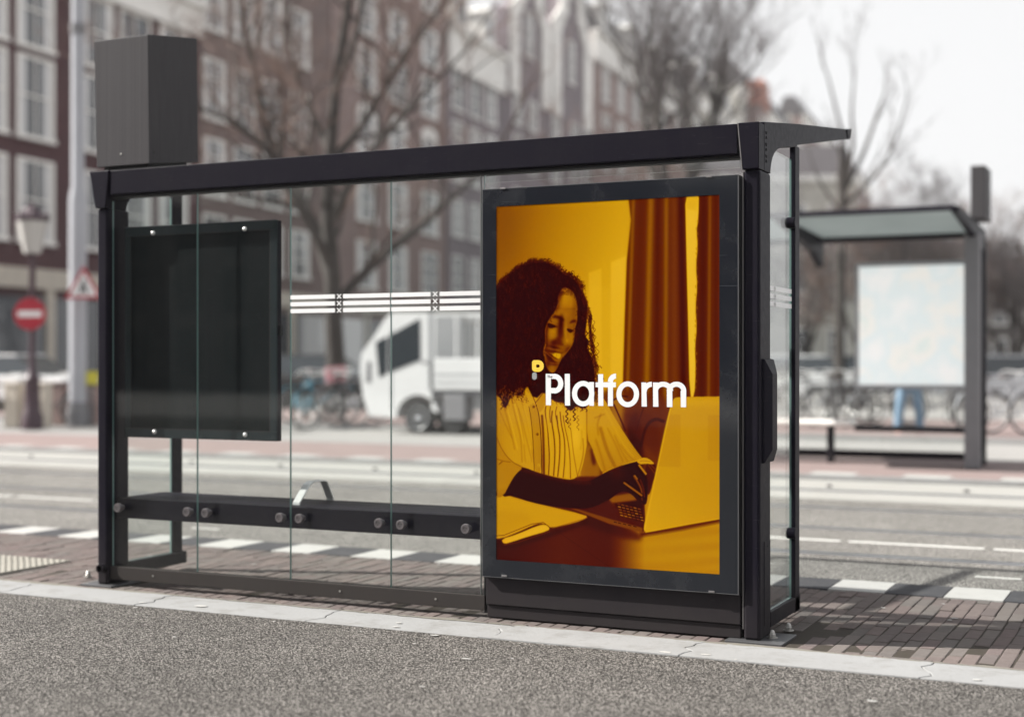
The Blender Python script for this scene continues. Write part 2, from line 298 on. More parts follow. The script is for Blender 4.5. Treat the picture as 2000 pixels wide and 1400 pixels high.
# ---------------------------------------------------------------- printed advert (flat art, painted as luminance)
PX0,PX1,PZ0,PZ1=-3.057,-1.932,0.293,2.008      # printed sheet, metres
PW,PH=560,853
def poster_art():
    rng=np.random.default_rng(7)
    L=np.zeros((PH,PW))
    def cv(p):      # tracing units -> sheet pixels
        x,y=p; d=ray(x,y); t=6.215/d[1]
        return ((d[0]*t-PX0)/(PX1-PX0)*PW, (PZ1-(CH+d[2]*t))/(PZ1-PZ0)*PH)
    A=lambda x,y:(965+x/5.6,490+y/5.6)
    B=lambda x,y:(965+x/5.6,740+y/5.6)
    Cc=lambda x,y:(1160+x/4.375,740+y/4.375)
    Ee=lambda x,y:(1050+x/7.,560+y/7.)
    P=lambda x,y:(x,y)
    def pts(sys,l): return [cv(sys(l[i],l[i+1])) for i in range(0,len(l),2)]
    def smooth(poly,n=2,closed=True):
        p=np.array(poly)
        for _ in range(n):
            q=np.roll(p,-1,0) if closed else p[1:]
            a=p if closed else p[:-1]
            r=np.empty((len(a)*2,2)); r[0::2]=a*.75+q*.25; r[1::2]=a*.25+q*.75
            if not closed: r=np.vstack([p[:1],r,p[-1:]])
            p=r
        return p
    def blur(M,s):
        if s<=0: return M
        k=int(s*3)+1; w=np.exp(-np.arange(-k,k+1)**2/(2*s*s)); w/=w.sum()
        Q=np.pad(M,((k,k),(0,0)),'edge'); M=sum(w[i]*Q[i:i+M.shape[0]] for i in range(2*k+1))
        Q=np.pad(M,((0,0),(k,k)),'edge'); return sum(w[i]*Q[:,i:i+M.shape[1]] for i in range(2*k+1))
    def mask(poly,soft=.7):
        p=np.array(poly); k=int(soft*3)+2
        x0=max(0,int(p[:,0].min())-k);x1=min(PW,int(p[:,0].max())+k+1)
        y0=max(0,int(p[:,1].min())-k);y1=min(PH,int(p[:,1].max())+k+1)
        M=np.zeros((PH,PW))
        if x1<=x0 or y1<=y0: return M
        xs=np.arange(x0,x1)+.5; S=np.zeros((y1-y0,x1-x0))
        for sy in (.25,.75):
            for j in range(y0,y1):
                y=j+sy; c=[]
                for i in range(len(p)):
                    a=p[i];b=p[(i+1)%len(p)]
                    if (a[1]<=y)!=(b[1]<=y): c.append(a[0]+(y-a[1])*(b[0]-a[0])/(b[1]-a[1]))
                c.sort()
                for q in range(0,len(c)-1,2):
                    S[j-y0]+=np.clip(np.minimum(xs+.5,c[q+1])-np.maximum(xs-.5,c[q]),0,1)*.5
        M[y0:y1,x0:x1]=blur(S,soft); return M
    def fill(poly,lum,soft=.7,a=1,sm=2):
        nonlocal L
        m=mask(smooth(poly,sm),soft)*a; L=L*(1-m)+lum*m; return m
    def blob(sys,x,y,rx,ry,d,rot=0,M=None):
        nonlocal L
        c=cv(sys(x,y)); e=cv(sys(x+rx,y)); g=cv(sys(x,y+ry))
        rx=abs(e[0]-c[0]); ry=abs(g[1]-c[1])
        yy,xx=np.mgrid[0:PH,0:PW]; dx=xx-c[0];dy=yy-c[1]; r=math.radians(rot)
        u=dx*math.cos(r)+dy*math.sin(r); v=-dx*math.sin(r)+dy*math.cos(r)
        k=np.exp(-(u*u/(rx*rx)+v*v/(ry*ry)))*d
        if M is not None: k=k*M
        L=L+k
    def stroke(p,w,lum,a=1,soft=.5):
        nonlocal L
        p=np.asarray(p)
        x0=max(0,int(p[:,0].min()-w-3));x1=min(PW,int(p[:,0].max()+w+4))
        y0=max(0,int(p[:,1].min()-w-3));y1=min(PH,int(p[:,1].max()+w+4))
        if x1<=x0 or y1<=y0: return
        yy,xx=np.mgrid[y0:y1,x0:x1]; D=np.full(xx.shape,1e9)
        for i in range(len(p)-1):
            ax,ay=p[i];bx,by=p[i+1]; dx=bx-ax;dy=by-ay; q=dx*dx+dy*dy+1e-9
            t=np.clip(((xx-ax)*dx+(yy-ay)*dy)/q,0,1); D=np.minimum(D,(xx-ax-t*dx)**2+(yy-ay-t*dy)**2)
        m=np.clip((w/2+soft-np.sqrt(D))/(2*soft)+.0,0,1)*a
        L[y0:y1,x0:x1]=L[y0:y1,x0:x1]*(1-m)+lum*m
    yy,xx=np.mgrid[0:PH,0:PW]; U=xx/PW; V=yy/PH
    # room: wall, window glow
    L=.50+.30*np.clip(U/.58,0,1)**1.1+.06*V-.05*np.clip(1-V*5,0,1)
    L-=.06*np.exp(-((U-.05)**2/.02+(V-.1)**2/.03))
    fill(pts(P,[1151,533,1176,524,1177,770,1151,770]),.86,1.5,.75,0)
    fill(pts(P,[1177,500,1192,500,1192,780,1177,780]),.77,3,.5,0)
    fill(pts(P,[1194,512,1224,500,1222,800,1194,800]),.90,2,.8,0)
    fill(pts(P,[1145,560,1226,560,1226,800,1145,800]),.86,7,.35,0)
    # curtain
    cur=pts(P,[1228,340,1229,385,1234,430,1226,510,1222,620,1218,760,1212,860,1475,900,1475,340])
    m=fill(cur,.27,2.2,1,0)
    fold=.26+.0*U
    def ridge(x0,x1,w,d,y0=380,y1=820):
        nonlocal fold
        a=cv((x0,y0));b=cv((x1,y1)); xc=a[0]+(yy-a[1])/(b[1]-a[1])*(b[0]-a[0])
        fold=fold+d*np.exp(-((xx-xc)/w)**2)
    ridge(1238,1224,5,.16); ridge(1254,1240,9,-.02); ridge(1272,1262,8,.20); ridge(1286,1282,6,-.06); ridge(1302,1300,6,.17)
    ridge(1318,1318,9,.06); ridge(1330,1336,7,-.12); ridge(1375,1370,9,-.08); ridge(1387,1384,4,.13); ridge(1399,1399,6,-.05)
    L=L*(1-m)+fold*m
    fill(pts(P,[1339,372,1366,372,1365,430,1361,450,1364,480,1360,520,1363,560,1359,600,1362,640,1358,680,1360,720,1357,776,1348,776,1345,640,1341,480]),.93,1.1,1,1)
    fill(pts(P,[1341,372,1364,372,1363,412,1341,408]),.80,2,.6,0)
    for k in range(26):
        y=430+k*13+rng.uniform(-4,4); x=1360.5-(y-430)*.009
        c=cv((x+rng.uniform(-1,3),y)); stroke([c,(c[0]+.5,c[1]+4)],3.2,.55,.5,1)
    # dim background behind the arm: chair, plant
    fill(pts(P,[1165,760,1235,760,1320,780,1310,960,1140,990,1135,930]),.26,6,.95,1)
    fill(pts(P,[1190,765,1222,760,1216,850,1196,830]),.60,5,.7,1)
    fill(pts(P,[1226,820,1250,800,1262,930,1230,900]),.06,4,.8,1)
    fill(pts(P,[1215,812,1240,800,1262,800,1290,830,1290,900,1262,870,1240,850]),.20,5,.6,1)
    stroke(smooth(pts(P,[1252,870,1262,830,1280,816,1296,822]),2,False),7,.08,.8,2)
    stroke(smooth(pts(P,[1200,790,1210,812,1222,840]),2,False),4,.10,.8,1.5)
    stroke(smooth(pts(P,[1196,782,1214,772,1226,774]),2,False),4,.12,.8,1.5)
    stroke(smooth(pts(P,[1240,850,1252,810,1262,786]),2,False),3,.12,.7,1.5)
    fill(pts(P,[1212,870,1234,880,1250,945,1215,930]),.05,5,.7,1)
    fill(pts(P,[1146,862,1168,880,1176,925,1160,940,1130,940]),.50,3,.9,1)
    fill(pts(P,[1153,870,1160,880,1166,905,1158,910]),.10,3,.8,1)
    # table
    tb=pts(P,[960,960,1130,930,1260,930,1420,985,1420,1130,960,1110])
    m=mask(tb,2.0); T=.17+.46*np.clip((U-.52)/.16,0,1)**1.2*np.clip(1.25-(V-.86)*2.2,0,1)-.05*np.clip((.3-U)/.3,0,1)
    T=T+.05*np.sin(V*160+U*14)*np.clip(U-.55,0,1)+.03*np.exp(-((U-.3)/.12)**2); L=L*(1-m)+T*m
    stroke(pts(P,[1080,1030,1200,1112]),1.2,.08,.6)
    stroke(pts(P,[1255,1042,1330,1030,1410,1014]),9,.10,.85,5)
    fill(pts(P,[1130,990,1258,1040,1250,1060,1120,1020]),.09,5,.7,1)
    # notebook
    fill(pts(P,[972,1058,1080,1035,1150,1016,1150,1022,1076,1048,1000,1070,972,1068]),.08,3,.8,0)
    m=fill(pts(P,[960,968,990,965,1010,972,1060,985,1146,1005,1148,1011,1125,1020,1076,1031,1070,1024,1056,1021,1040,1026,1010,1040,978,1052,960,1050]),.72,1.0,1,1)
    fill(pts(P,[960,990,1040,1005,1040,1015,985,1042,960,1046]),.66,6,.6,1)
    stroke(pts(P,[960,1046,985,1044,1040,1022,1062,1019,1076,1030]),1.6,.18,.8,.8)
    fill(pts(P,[980,1052,1010,1043,1050,1026,1066,1023,1075,1030,1072,1036,1030,1048,1000,1058,985,1062]),.84,1.0,1,1)
    stroke(pts(P,[985,1063,1010,1059,1075,1037]),2.0,.30,.8,.8)
    stroke(pts(P,[1080,1030,1148,1010]),1.6,.45,.8,.6)
    # laptop base, keys
    fill(pts(P,[1102,984,1130,978,1195,962,1258,940,1262,1034,1256,1038,1190,1020]),.16,1.2,1,0)
    fill(pts(P,[1186,970,1235,962,1245,968,1244,978,1200,986]),.50,2,.8,0)
    fill(pts(P,[1102,985,1190,1012,1256,1030,1256,1039,1190,1022,1110,990]),.36,1.1,1,0)
    fill(pts(P,[1196,982,1255,975,1258,1018,1240,1015]),.07,2,.9,0)
    for r in range(5):
        for c in range(7):
            x=1206+c*8-r*1.5+r*3; y=986+r*5.5+c*1.9-4
            if x<1254: fill(pts(P,[x,y,x+5.5,y+1.3,x+7,y+3.6,x+1.2,y+2.4]),.30+.4*rng.random(),.5,.8,0)
    for x in (1200,1208,1218,1228,1238): stroke(pts(P,[x,1018+(x-1200)*.22,x+5,1019.5+(x-1200)*.22]),2,.06,.9)
    # laptop lid
    lid=[1314,784,1318,777,1326,775,1390,774,1470,774,1470,1000,1420,1010,1340,1024,1264,1039,1259,1036,1258,1030,1262,1010,1280,930,1296,850,1308,800]
    m=mask(smooth(pts(P,lid),1),.8); T=.73-.05*np.clip((U-.7)/.3,0,1)+.05*np.exp(-((V-.545)/.015)**2)+.05*np.clip((V-.78)*5,0,1)
    T=T-.05*(((U>.735)&(U<.835)&(V>.58)&(V<.72))*1.0)-.04*(((U>.95)&(V>.58)&(V<.7))*1.0); T=blur(T,1.5); L=L*(1-m)+T*m
    stroke(pts(P,[1310,798,1281,930,1260,1033]),2.6,.82,.8,1.2); stroke(pts(P,[1262,1038,1340,1023,1410,1011]),2.6,.82,.7,1)
    # shirt body
    body=pts(B,[20,150,120,60,260,50,370,70,450,240,560,110,700,60,900,60,1060,180,1030,340,1020,520,1022,700,1000,830,970,960,925,1075,760,1120,340,1020,160,930,20,800])
    mb=mask(smooth(body,1),.8); T=.70+.06*np.clip((U-.12)*6,0,1)-.10*np.clip(.08-U,0,.08)*10
    T=T+.10*np.sin(xx*2.15+yy*.22)*np.clip((.26-U)*14,0,1); L=L*(1-mb)+T*mb
    def fold_line(sys,l,w,lum,a=.8,s=1.2): stroke(smooth(pts(sys,l),2,False),w,lum,a,s)
    for l,w in (([190,200,240,420,300,640,310,900],4),([230,220,300,400,350,620,420,900],2.5),([120,330,170,500,230,760],4),([60,330,120,480,200,640],3),([300,230,360,420,400,640,430,860],3),([270,320,320,560,345,900],2)):
        fold_line(B,l,w*.8,.44,.5,1.8)
    for l in ([215,220,270,420,330,700],[155,340,205,520,260,760],[330,300,385,520,410,760]): fold_line(B,l,3,.84,.5,1.4)
    pk=pts(B,[380,300,450,250,500,400,520,700,525,1030,440,1005,430,700,410,450]); m=mask(smooth(pk,1),.6)
    T=.62+.16*np.sin(xx*1.5+yy*1.5); L=L*(1-m)+T*m
    fold_line(B,[385,300,412,450,432,700,444,1005],1.6,.15,.85,.5); fold_line(B,[465,280,500,400,522,700,526,1028],2.2,.12,.85,.6)
    fill(pts(B,[460,260,560,120,600,150,560,300,500,380]),.62,.8,.9,1)
    fold_line(B,[460,255,560,120],2,.2,.8); fold_line(B,[372,70,452,240,466,290],2,.2,.8)
    for l,w in (([528,400,545,650,548,1030],9),([570,300,560,360,590,520,600,700,610,840,600,1040],4.2),([640,350,630,450,660,620,672,800,655,1050],4.8),([690,400,700,520,725,640,722,850,700,1060],4.6),([725,360,740,500,775,650,780,850,760,1070],3.8),([760,400,775,520,815,680,835,860,840,1080],3),([690,300,670,380,700,480],3),([620,300,610,380,622,470],3)):
        fold_line(B,l,w*.72,.27,.8,1.1)
    for l in ([588,320,580,450,618,640,628,840,620,1045],[660,380,665,480,700,660,696,860,680,1055],[712,400,722,520,752,660,752,860,735,1065],[760,480,795,660,808,860,800,1075]): fold_line(B,l,3.0,.80,.6,1.0)
    fold_line(B,[845,560,870,800,905,1000,920,1080],2,.35,.7); fold_line(B,[975,650,985,800,950,950,915,1060],2.5,.42,.7,1.5)
    fold_line(B,[1018,330,1018,520,1022,690],3,.38,.7,1.6); fold_line(B,[960,560,965,640,950,760],5,.62,.5,2)
    blob(B,900,620,70,170,.10,0,mb); blob(B,560,900,60,200,-.06,0,mb)
    for x,y in ((437,300),(478,600),(493,940)):
        c=cv(B(x,y)); stroke([c,(c[0],c[1]+.1)],6.4,.22 if y<700 else .85,.9,.7); stroke([c,(c[0],c[1]+.1)],3.6,.55 if y<700 else .7,.9,.6); stroke([c,(c[0]+.2,c[1]+1.2)],1.3,.05,.9,.4)
    # far sleeve
    sl=pts(B,[1030,340,1080,240,1180,180,1250,280,1330,430,1400,550])[:-1]+pts(Cc,[250,440,330,560,400,655,420,675,300,735,180,765,80,806,40,720,0,610])+pts(B,[1020,640])
    ms=mask(smooth(sl,1),.8); T=.70-.12*np.clip((V-.62)*7,0,1)+.12*np.sin(xx*1.75+yy*1.05); L=L*(1-ms)+T*ms
    for l,w,lu in (([60,420,110,600,180,740],9,.32),([20,520,60,640,100,780],6,.42),([180,480,230,600,290,700],3,.40),([120,420,190,560,250,700],3,.38),([60,300,30,380,40,470],4,.36),([10,330,90,300],2,.3),([230,560,290,640,340,690],2.4,.4)): fold_line(Cc,l,w,lu+.08,.5,2.4)
    for l in ([100,260,180,420,270,580,340,660],[0,620,40,720,84,800]): fold_line(Cc,l,4,.80,.35,2)
    fold_line(Cc,[80,800,180,755,300,715,385,690],2,.86,.7,.8)
    fill(pts(Cc,[375,690,420,668,470,676,525,722,500,730,440,722,400,730,370,706]),.74,.7,1,1)
    for k in range(9): c=cv(Cc(400+k*10,696-4*math.sin(k*.4)+k*.6)); stroke([c,(c[0]+.8,c[1]+1)],1.2,.25,.7,.4)
    # hands and forearm
    fill(pts(Cc,[440,722,500,728,540,724,520,830,490,960,462,1000,450,880]),.14,1,1,1)
    for l in ([470,735,520,800],[490,730,530,770]): fold_line(Cc,l,3,.40,.6,1.4)
    arm=pts(B,[300,965,350,968,500,1030,720,1085,930,1116,1040,1116,1120,1080,1240,1010])+pts(Cc,[200,752,300,720,372,704,400,750,440,800,462,850,466,940,458,1060,430,1075,410,1046,380,1040,330,985,270,955,210,970,150,1020,60,1075])+pts(B,[1280,1300,1120,1392,980,1420,700,1400,400,1345,215,1268,90,1290,120,1200,240,1040])
    ma=fill(arm,.055,.8,1,1)
    fold_line(B,[300,985,500,1045,720,1100,930,1132,1050,1130],7,.15,.7,3.5); fold_line(B,[1240,1020,1400,950],5,.14,.6,2.5)
    blob(Cc,200,800,70,60,.05,0,ma)
    for l,w,lu in (([262,884,320,925,372,962,410,990],4.4,.50),([345,826,380,880,405,930,412,965],4.0,.36),([352,822,372,850],3,.55),([390,735,412,762,445,806],5,.62),([400,860,425,930,435,1000],4,.20),([410,1010,415,1030],3,.25)): fold_line(Cc,l,w,lu,.9,.9)
    for l in ([250,900,310,945,370,985,405,1010],[330,850,375,920,400,960],[380,760,425,830,440,880,450,1000],[270,870,330,905]): fold_line(Cc,l,2.6,.02,.8,.8)
    # near cuff
    cf=pts(B,[20,760,40,640,80,740,110,800,190,900,330,964,240,1040,180,1140,110,1278,20,1300]); m=mask(smooth(cf,1),.8)
    T=.60+.12*np.sin(xx*1.2+yy*1.9)-.14*np.clip((V-.795)*18,0,1); L=L*(1-m)+T*m
    fold_line(B,[35,870,110,895,180,905],2,.35,.7); fold_line(B,[60,930,90,900],3,.3,.7); fold_line(B,[36,640,90,770,190,898,320,962],2,.3,.7)
    # face neck
    fill(pts(A,[540,1150,760,1150,740,1400,560,1560,420,1500,440,1300]),.05,1,1,0)
    fill(pts(B,[360,60,450,235,565,115,590,0,560,-40,380,-40]),.06,1,1,1)
    face=pts(A,[735,440,760,415,800,408,860,445,898,520,912,610,908,700,908,780,884,840,884,900,874,980,846,1046,800,1104,756,1160,722,1226,694,1296,655,1345,600,1310,566,1240,556,1150,552,1090,580,1010,568,900,580,820,620,740,680,660,712,580,706,500])
    mf=mask(smooth(face,1),1.0); L=L*(1-mf)+.46*mf
    Fb=lambda x,y,rx,ry,d,r=0: blob(Ee,x,y,rx,ry,d,r,mf)
    Fb(430,130,130,110,.15); Fb(370,200,50,90,.10); Fb(460,250,60,60,.06); Fb(300,340,50,60,.10); Fb(390,380,60,50,.05)
    Fb(505,200,30,200,-.08); Fb(470,100,70,30,-.10,30); Fb(310,120,40,90,-.30); Fb(270,260,40,80,-.20); Fb(420,300,150,16,-.05)
    Fb(200,640,70,110,.12); Fb(240,590,60,40,.05); Fb(460,700,45,90,.10); Fb(120,560,40,120,-.30); Fb(110,760,40,120,-.30); Fb(330,440,30,70,-.24)
    Fb(310,600,45,130,-.30); Fb(330,520,30,70,-.12); Fb(390,590,22,120,.10); Fb(410,740,26,40,.10); Fb(340,720,40,40,.03); Fb(505,620,18,120,-.12)
    Fb(230,760,60,50,-.34); Fb(240,830,90,24,-.30,15); Fb(430,860,60,50,-.24,-40); Fb(200,1130,60,50,.04); Fb(150,1040,40,80,-.22); Fb(270,1110,40,60,-.08); Fb(230,1060,60,20,-.20)
    FE=lambda l,lu,s=.8,a=1: fill(pts(Ee,l),lu,s,a,1)
    FE([220,398,270,392,330,410,372,452,362,476,300,440,240,422,205,430],.07,2.0,.9)      # brows
    FE([440,500,470,462,510,448,540,462,535,488,500,484,460,500],.09,2.0,.9)
    FE([190,448,240,448,285,478,280,492,230,478,190,472],.50,1.4,.8)        # lids
    FE([405,565,440,545,500,545,498,566,450,572],.42,1.2,.8)
    FE([138,498,180,500,230,520,272,536,282,556,240,556,190,572,150,556],.05,1.0,.95)      # eyes
    FE([398,575,430,572,494,588,496,606,462,634,430,620],.05,1.0,.95)
    FE([248,534,268,540,270,552,250,548],.45,.6,.8)
    FE([150,560,200,572,260,566,250,580,190,586],.36,1.2,.6)
    FE([330,560,300,690,330,750,360,640],.16,3.0,.5)      # nose shade
    FE([270,690,290,680,320,720,350,760,380,778,360,806,320,812,280,792,250,770,240,740],.16,2.4,.6)
    FE([340,765,370,790,400,800,425,790,420,760,380,740],.50,2.0,.6)
    FE([395,800,425,800,428,780,380,820,350,830],.20,1.6,.7)
    FE([100,850,150,850,240,868,290,872,340,880,376,880,360,900,330,912,250,905,200,905,150,900,110,890],.16,1.6,.85)   # mouth dark
    FE([240,845,290,850,345,856,376,862,372,890,330,905,270,890],.42,1.8,.9)    # upper lip
    FE([110,890,150,905,200,925,240,950,300,1000,318,1010,290,1034,250,1040,180,1030,130,975],.10,1.6,.9)
    FE([202,912,230,925,236,905,262,905,290,912,318,912,325,940,312,975,290,990,260,965,230,955],.78,1.0,.95)    # teeth
    FE([262,905,268,905,272,955,266,955],.50,.6,.7); 0
    FE([190,950,240,975,290,992,322,990,316,1020,280,1034,230,1010],.50,1.6,.9)    # lower lip
    FE([98,870,150,915,200,950,235,975,225,984,160,940,110,900],.46,.8,.7)
    FE([372,560,388,560,398,640,412,700,420,745,404,752,392,700,378,640],.62,2.2,.45)
    FE([395,728,412,722,422,745,410,762,396,752],.66,1.4,.55)
    FE([150,610,200,590,250,600,260,640,220,690,170,690],.56,4,.5)
    FE([300,150,360,110,440,120,480,200,470,290,380,300,310,260],.58,6,.45)
    FE([430,640,470,640,490,690,470,740,440,720],.54,3,.5)
    FE([150,1075,200,1065,240,1090,230,1140,180,1150,150,1120],.48,3,.5)
    # hair
    hair=pts(A,[20,400,60,355,130,295,200,225,290,168,400,122,500,112,600,128,700,178,770,250,850,275,920,345,965,430,1005,540,1030,660,1020,760,1010,850,1000,930,1050,1000,1020,1060,1060,1130,1100,1250,1110,1340])+pts(B,[1110,60,1080,180,1040,290,980,330,900,290,860,350,800,330,760,250,700,260,600,200,590,60,560,-60])+pts(A,[640,1350,700,1300,726,1230,760,1160,805,1106,850,1048,878,980,888,900,888,845,912,780,914,700,916,610,900,515,862,440,800,404,755,410,735,440,706,500,708,580,676,660,615,740,574,820,562,900,574,1000,545,1080,550,1150,560,1240,600,1320])+pts(B,[520,-20,450,120,370,70,330,150,280,190,230,170,180,210,150,300,110,320,90,220,20,160])
    mh=mask(smooth(hair,1),1.4); L=L*(1-mh)+.05*mh
    HB=mh>.5
    def curl(x,y,ang,n,step,w,lum,a,wig):
        p=[(x,y)]; ph=rng.uniform(0,6.28)
        for i in range(n):
            an=ang+wig*math.sin(ph+i*1.15); x+=step*math.cos(an); y+=step*math.sin(an); p.append((x,y))
        stroke(p,w,lum,a,.45)
    ys,xs=np.nonzero(HB)
    for k in range(2600):                                  # strands inside the mass
        i=rng.integers(len(ys)); x,y=xs[i],ys[i]; cx,cy=cv((1050,560)); ang=math.pi/2+(x-cx)*-.004 if y>cy+60 else math.atan2(y-cy+150,x-cx)+1.0
        curl(x,y,math.pi/2+rng.uniform(-.6,.6),rng.integers(4,9),2.2,.9,rng.choice([.01,.03,.12,.17,.24],p=[.18,.2,.27,.22,.13]),.55,1.1)
    edge=pts(A,[25,400,60,350,130,290,200,222,290,164,400,118,500,108,600,124,700,176,770,248,850,268,920,340,970,430,1010,540,1035,660,1050,700,1060,800,1060,900,1075,1000,1090,1100,1110,1200,1125,1300])+pts(B,[1120,30,1110,120,1090,220])
    es=smooth(edge,2,False); seg=np.cumsum(np.r_[0,np.hypot(*np.diff(es,axis=0).T)])
    for k in range(900):                                   # fly-away curls along the outline
        s=rng.uniform(0,seg[-1]); x=np.interp(s,seg,es[:,0]); y=np.interp(s,seg,es[:,1]); f=s/seg[-1]
        out=-math.pi/2+ (f*2.3-.5); ang=out+rng.uniform(.2,1.5)
        far=abs(rng.normal(0,2+9*max(0,f-.35))); x+=math.cos(out)*far*.8-math.cos(out)*3; y+=math.sin(out)*far-math.sin(out)*3
        if f>.5: ang=math.pi/2+rng.uniform(-.35,.35)
        curl(x,y,ang,rng.integers(4,11 if f>.4 else 7),2.2,.9 if rng.random()<.75 else 1.6,.07 if rng.random()<.6 else .2,.7,1.2 if f>.4 else .6)
    for x0,y0,n in ((1040,950,60),(1060,1080,52),(1010,880,40),(1090,760,30),(1130,1000,24)):    # big ringlets at the right
        p=[];c=cv(A(x0,y0))
        for i in range(n): p.append((c[0]+3.6*math.sin(i*.55)+i*.12,c[1]+i*1.5))
        stroke(p,2.2 if x0<1080 else 1.0,.06,.9,.6)
    for x0,y0,n,w in ((800,330,26,2.4),(880,320,22,2.6),(960,250,16,1.6),(920,400,26,1.0),(830,430,20,1.3),(1010,260,16,1.6),(110,150,22,2.2),(150,120,26,2.0),(190,110,18,1.6),(270,90,18,1.8),(330,60,18,1.4),(90,250,14,2)):
        p=[];c=cv(B(x0,y0))
        for i in range(n): p.append((c[0]+3.0*math.sin(i*.75+x0),c[1]+i*1.35))
        stroke(p,w,.05,.85,.6)
    for k in range(90):
        c=cv(B(rng.uniform(40,360),rng.uniform(60,230))); curl(c[0],c[1],math.pi/2+rng.uniform(-.8,.8),8,2,1.1,rng.choice([.05,.5,.12]),.7,1.2)
    for k in range(70):
        c=cv(A(rng.uniform(700,880),rng.uniform(405,470))); curl(c[0],c[1],2.2+rng.uniform(-.5,.9),5,1.6,.8,.08,.5,.7)
    L=np.clip(L+rng.normal(0,.008,L.shape),0,1)
    stops=np.array([0,.06,.16,.28,.40,.52,.64,.75,.86,1.])
    cols=np.array([[30,0,2],[42,3,5],[74,11,3],[104,36,2],[134,72,1],[166,104,1],[193,135,2],[213,159,8],[232,179,28],[248,200,58]])/255.
    RGB=np.stack([np.interp(L,stops,cols[:,c]) for c in range(3)],-1)
    return RGB      # display values, top row first
R=random.Random(3)
# =============================================================== ground and road
def sheet(name,x0,x1,y0,y1,z,mat,nx=1,ny=1):
    m=MB()
    for i in range(nx):
        for j in range(ny):
            a=x0+(x1-x0)*i/nx;b=x0+(x1-x0)*(i+1)/nx;c=y0+(y1-y0)*j/ny;d=y0+(y1-y0)*(j+1)/ny
            m.add([(a,c,z),(b,c,z),(b,d,z),(a,d,z)],[(0,1,2,3)])
    return tag(m.build(name,mat,recalc=False),kind='structure')
sheet('ground',-600,600,-300,900,-.06,M['sett'])
sheet('near_road',-40,30,-14,5.772,0,M['asphalt'])
# kerb slabs with ragged joints
m=MB(); x=-14.6
def jag(x): return [(x+R.uniform(-.022,.022)+.02*math.sin(k*1.1),5.765+(6.085-5.765)*k/6) for k in range(7)]
e0=jag(x)
while x<4:
    x+=R.uniform(.92,1.08); e1=jag(x); tilt=R.uniform(-.002,.003)
    a=[(p[0]+.0018,p[1]+R.uniform(-.0,.0)) for p in e0]; b=[(p[0]-.0018,p[1]) for p in e1]
    m.prism(a+b[::-1],'z',-.05,.006+tilt); e0=e1
tag(m.build('kerb',M['kerb'],bevel=.004),kind='structure')
m=MB(); x=-14.5; wa=.02
while x<4:
    n=R.uniform(.05,.16); wb=max(.002,min(.055,wa+R.uniform(-.03,.028))); wc=.012+R.uniform(0,.02)
    m.add([(x,6.083-wc*.6,.0075),(x+n,6.083-wc*.6,.0075),(x+n,6.088+wb,.0035),(x,6.088+wa,.0035),(x+n*.5,6.09,.0105)],[(0,1,4),(1,2,4),(2,3,4),(3,0,4)]); x+=n; wa=wb
tag(m.build('joint_sand',M['sand'],recalc=False,smooth=True),kind='structure')
sheet('paving_bed',-14.6,4,5.76,8.22,-.0065,M['soil'])
m=MB()
def flake(x,y,r,z):
    n=R.randint(6,9); a0=R.uniform(0,6); st=R.uniform(1,2.2); p=[(x+r*st*R.uniform(.6,1.1)*math.cos(a0+6.283*k/n),y+r*R.uniform(.6,1.1)*math.sin(a0+6.283*k/n)) for k in range(n)]
    m.add([(a,b,z) for a,b in p]+[(x,y,z+.0015)],[(k,(k+1)%n,n) for k in range(n)])
for k in range(20): flake(R.uniform(-7.5,0),5.765-abs(R.gauss(0,.55))-.02,R.uniform(.004,.016),.0045)
for k in range(12): flake(R.uniform(-7.5,0),R.uniform(5.77,5.98),R.uniform(.006,.026),.0095)
for k in range(26): flake(R.uniform(-8,0),R.uniform(6.2,7.8),R.uniform(.006,.014),.0045)
tag(m.build('paint_flakes',M['flake'],recalc=False,smooth=True),kind='structure')
# individual bricks
SKIP=((-5.66,-5.42,6.13,6.43),(-1.93,-1.56,6.16,6.50),(-1.62,-1.44,6.52,6.74))
verts=[];faces=[];tone=[]
def brick(x0,x1,y0,y1,dz):
    cx=(x0+x1)/2;cy=(y0+y1)/2
    for a,b,c,d in SKIP:
        if a<cx<b and c<cy<d: return
    g=.0016;h=.004;b=len(verts);tx=R.uniform(-.006,.006);ty=R.uniform(-.006,.006)
    jx=R.uniform(-.0022,.0022)+.003*math.sin(cy*5+cx*2.3)
    for (i,zz) in ((g,-.022),(g,-.0022),(g+h,0.0)):
        for X,Y in ((x0+i,y0+i),(x1-i,y0+i),(x1-i,y1-i),(x0+i,y1-i)):
            verts.append((X+jx+R.uniform(-.001,.001),Y+R.uniform(-.001,.001),zz+dz+(X-cx)*tx*2+(Y-cy)*ty*2))
    for l in (0,4):
        for k in range(4): faces.append((b+l+k,b+l+(k+1)%4,b+l+4+(k+1)%4,b+l+4+k))
    faces.append((b+8,b+9,b+10,b+11))
    t=R.uniform(.72,1.22); wv=R.random(); c=(.070*t,.041*t,.033*t) if wv<.6 else ((.070*t,.051*t,.041*t) if wv<.85 else (.060*t,.029*t,.024*t))
    tone.extend([c]*9)
x=-14.5
while x<4: brick(x,x+.205,6.092,6.155,R.uniform(-.002,.002)); x+=.208
col=0; x=-14.5
while x<4:
    off=(col*3%4)*.0525; y=6.158+ (-off)
    while y<7.82:
        y0=max(y,6.158); y1=min(y+.207,7.822)
        sink=-.004*math.exp(-((y0-6.3)/.25)**2)
        if y1-y0>.012: brick(x,x+.067,y0,y1,R.gauss(-.001,.0016)+sink)
        y+=.210
    x+=.0695; col+=1
me=bpy.data.meshes.new('brick_paving'); me.from_pydata(verts,[],faces)
at=me.attributes.new('tone','FLOAT_COLOR','FACE'); at.data.foreach_set('color',np.array([(*c,1) for c in tone],dtype=np.float32).ravel())
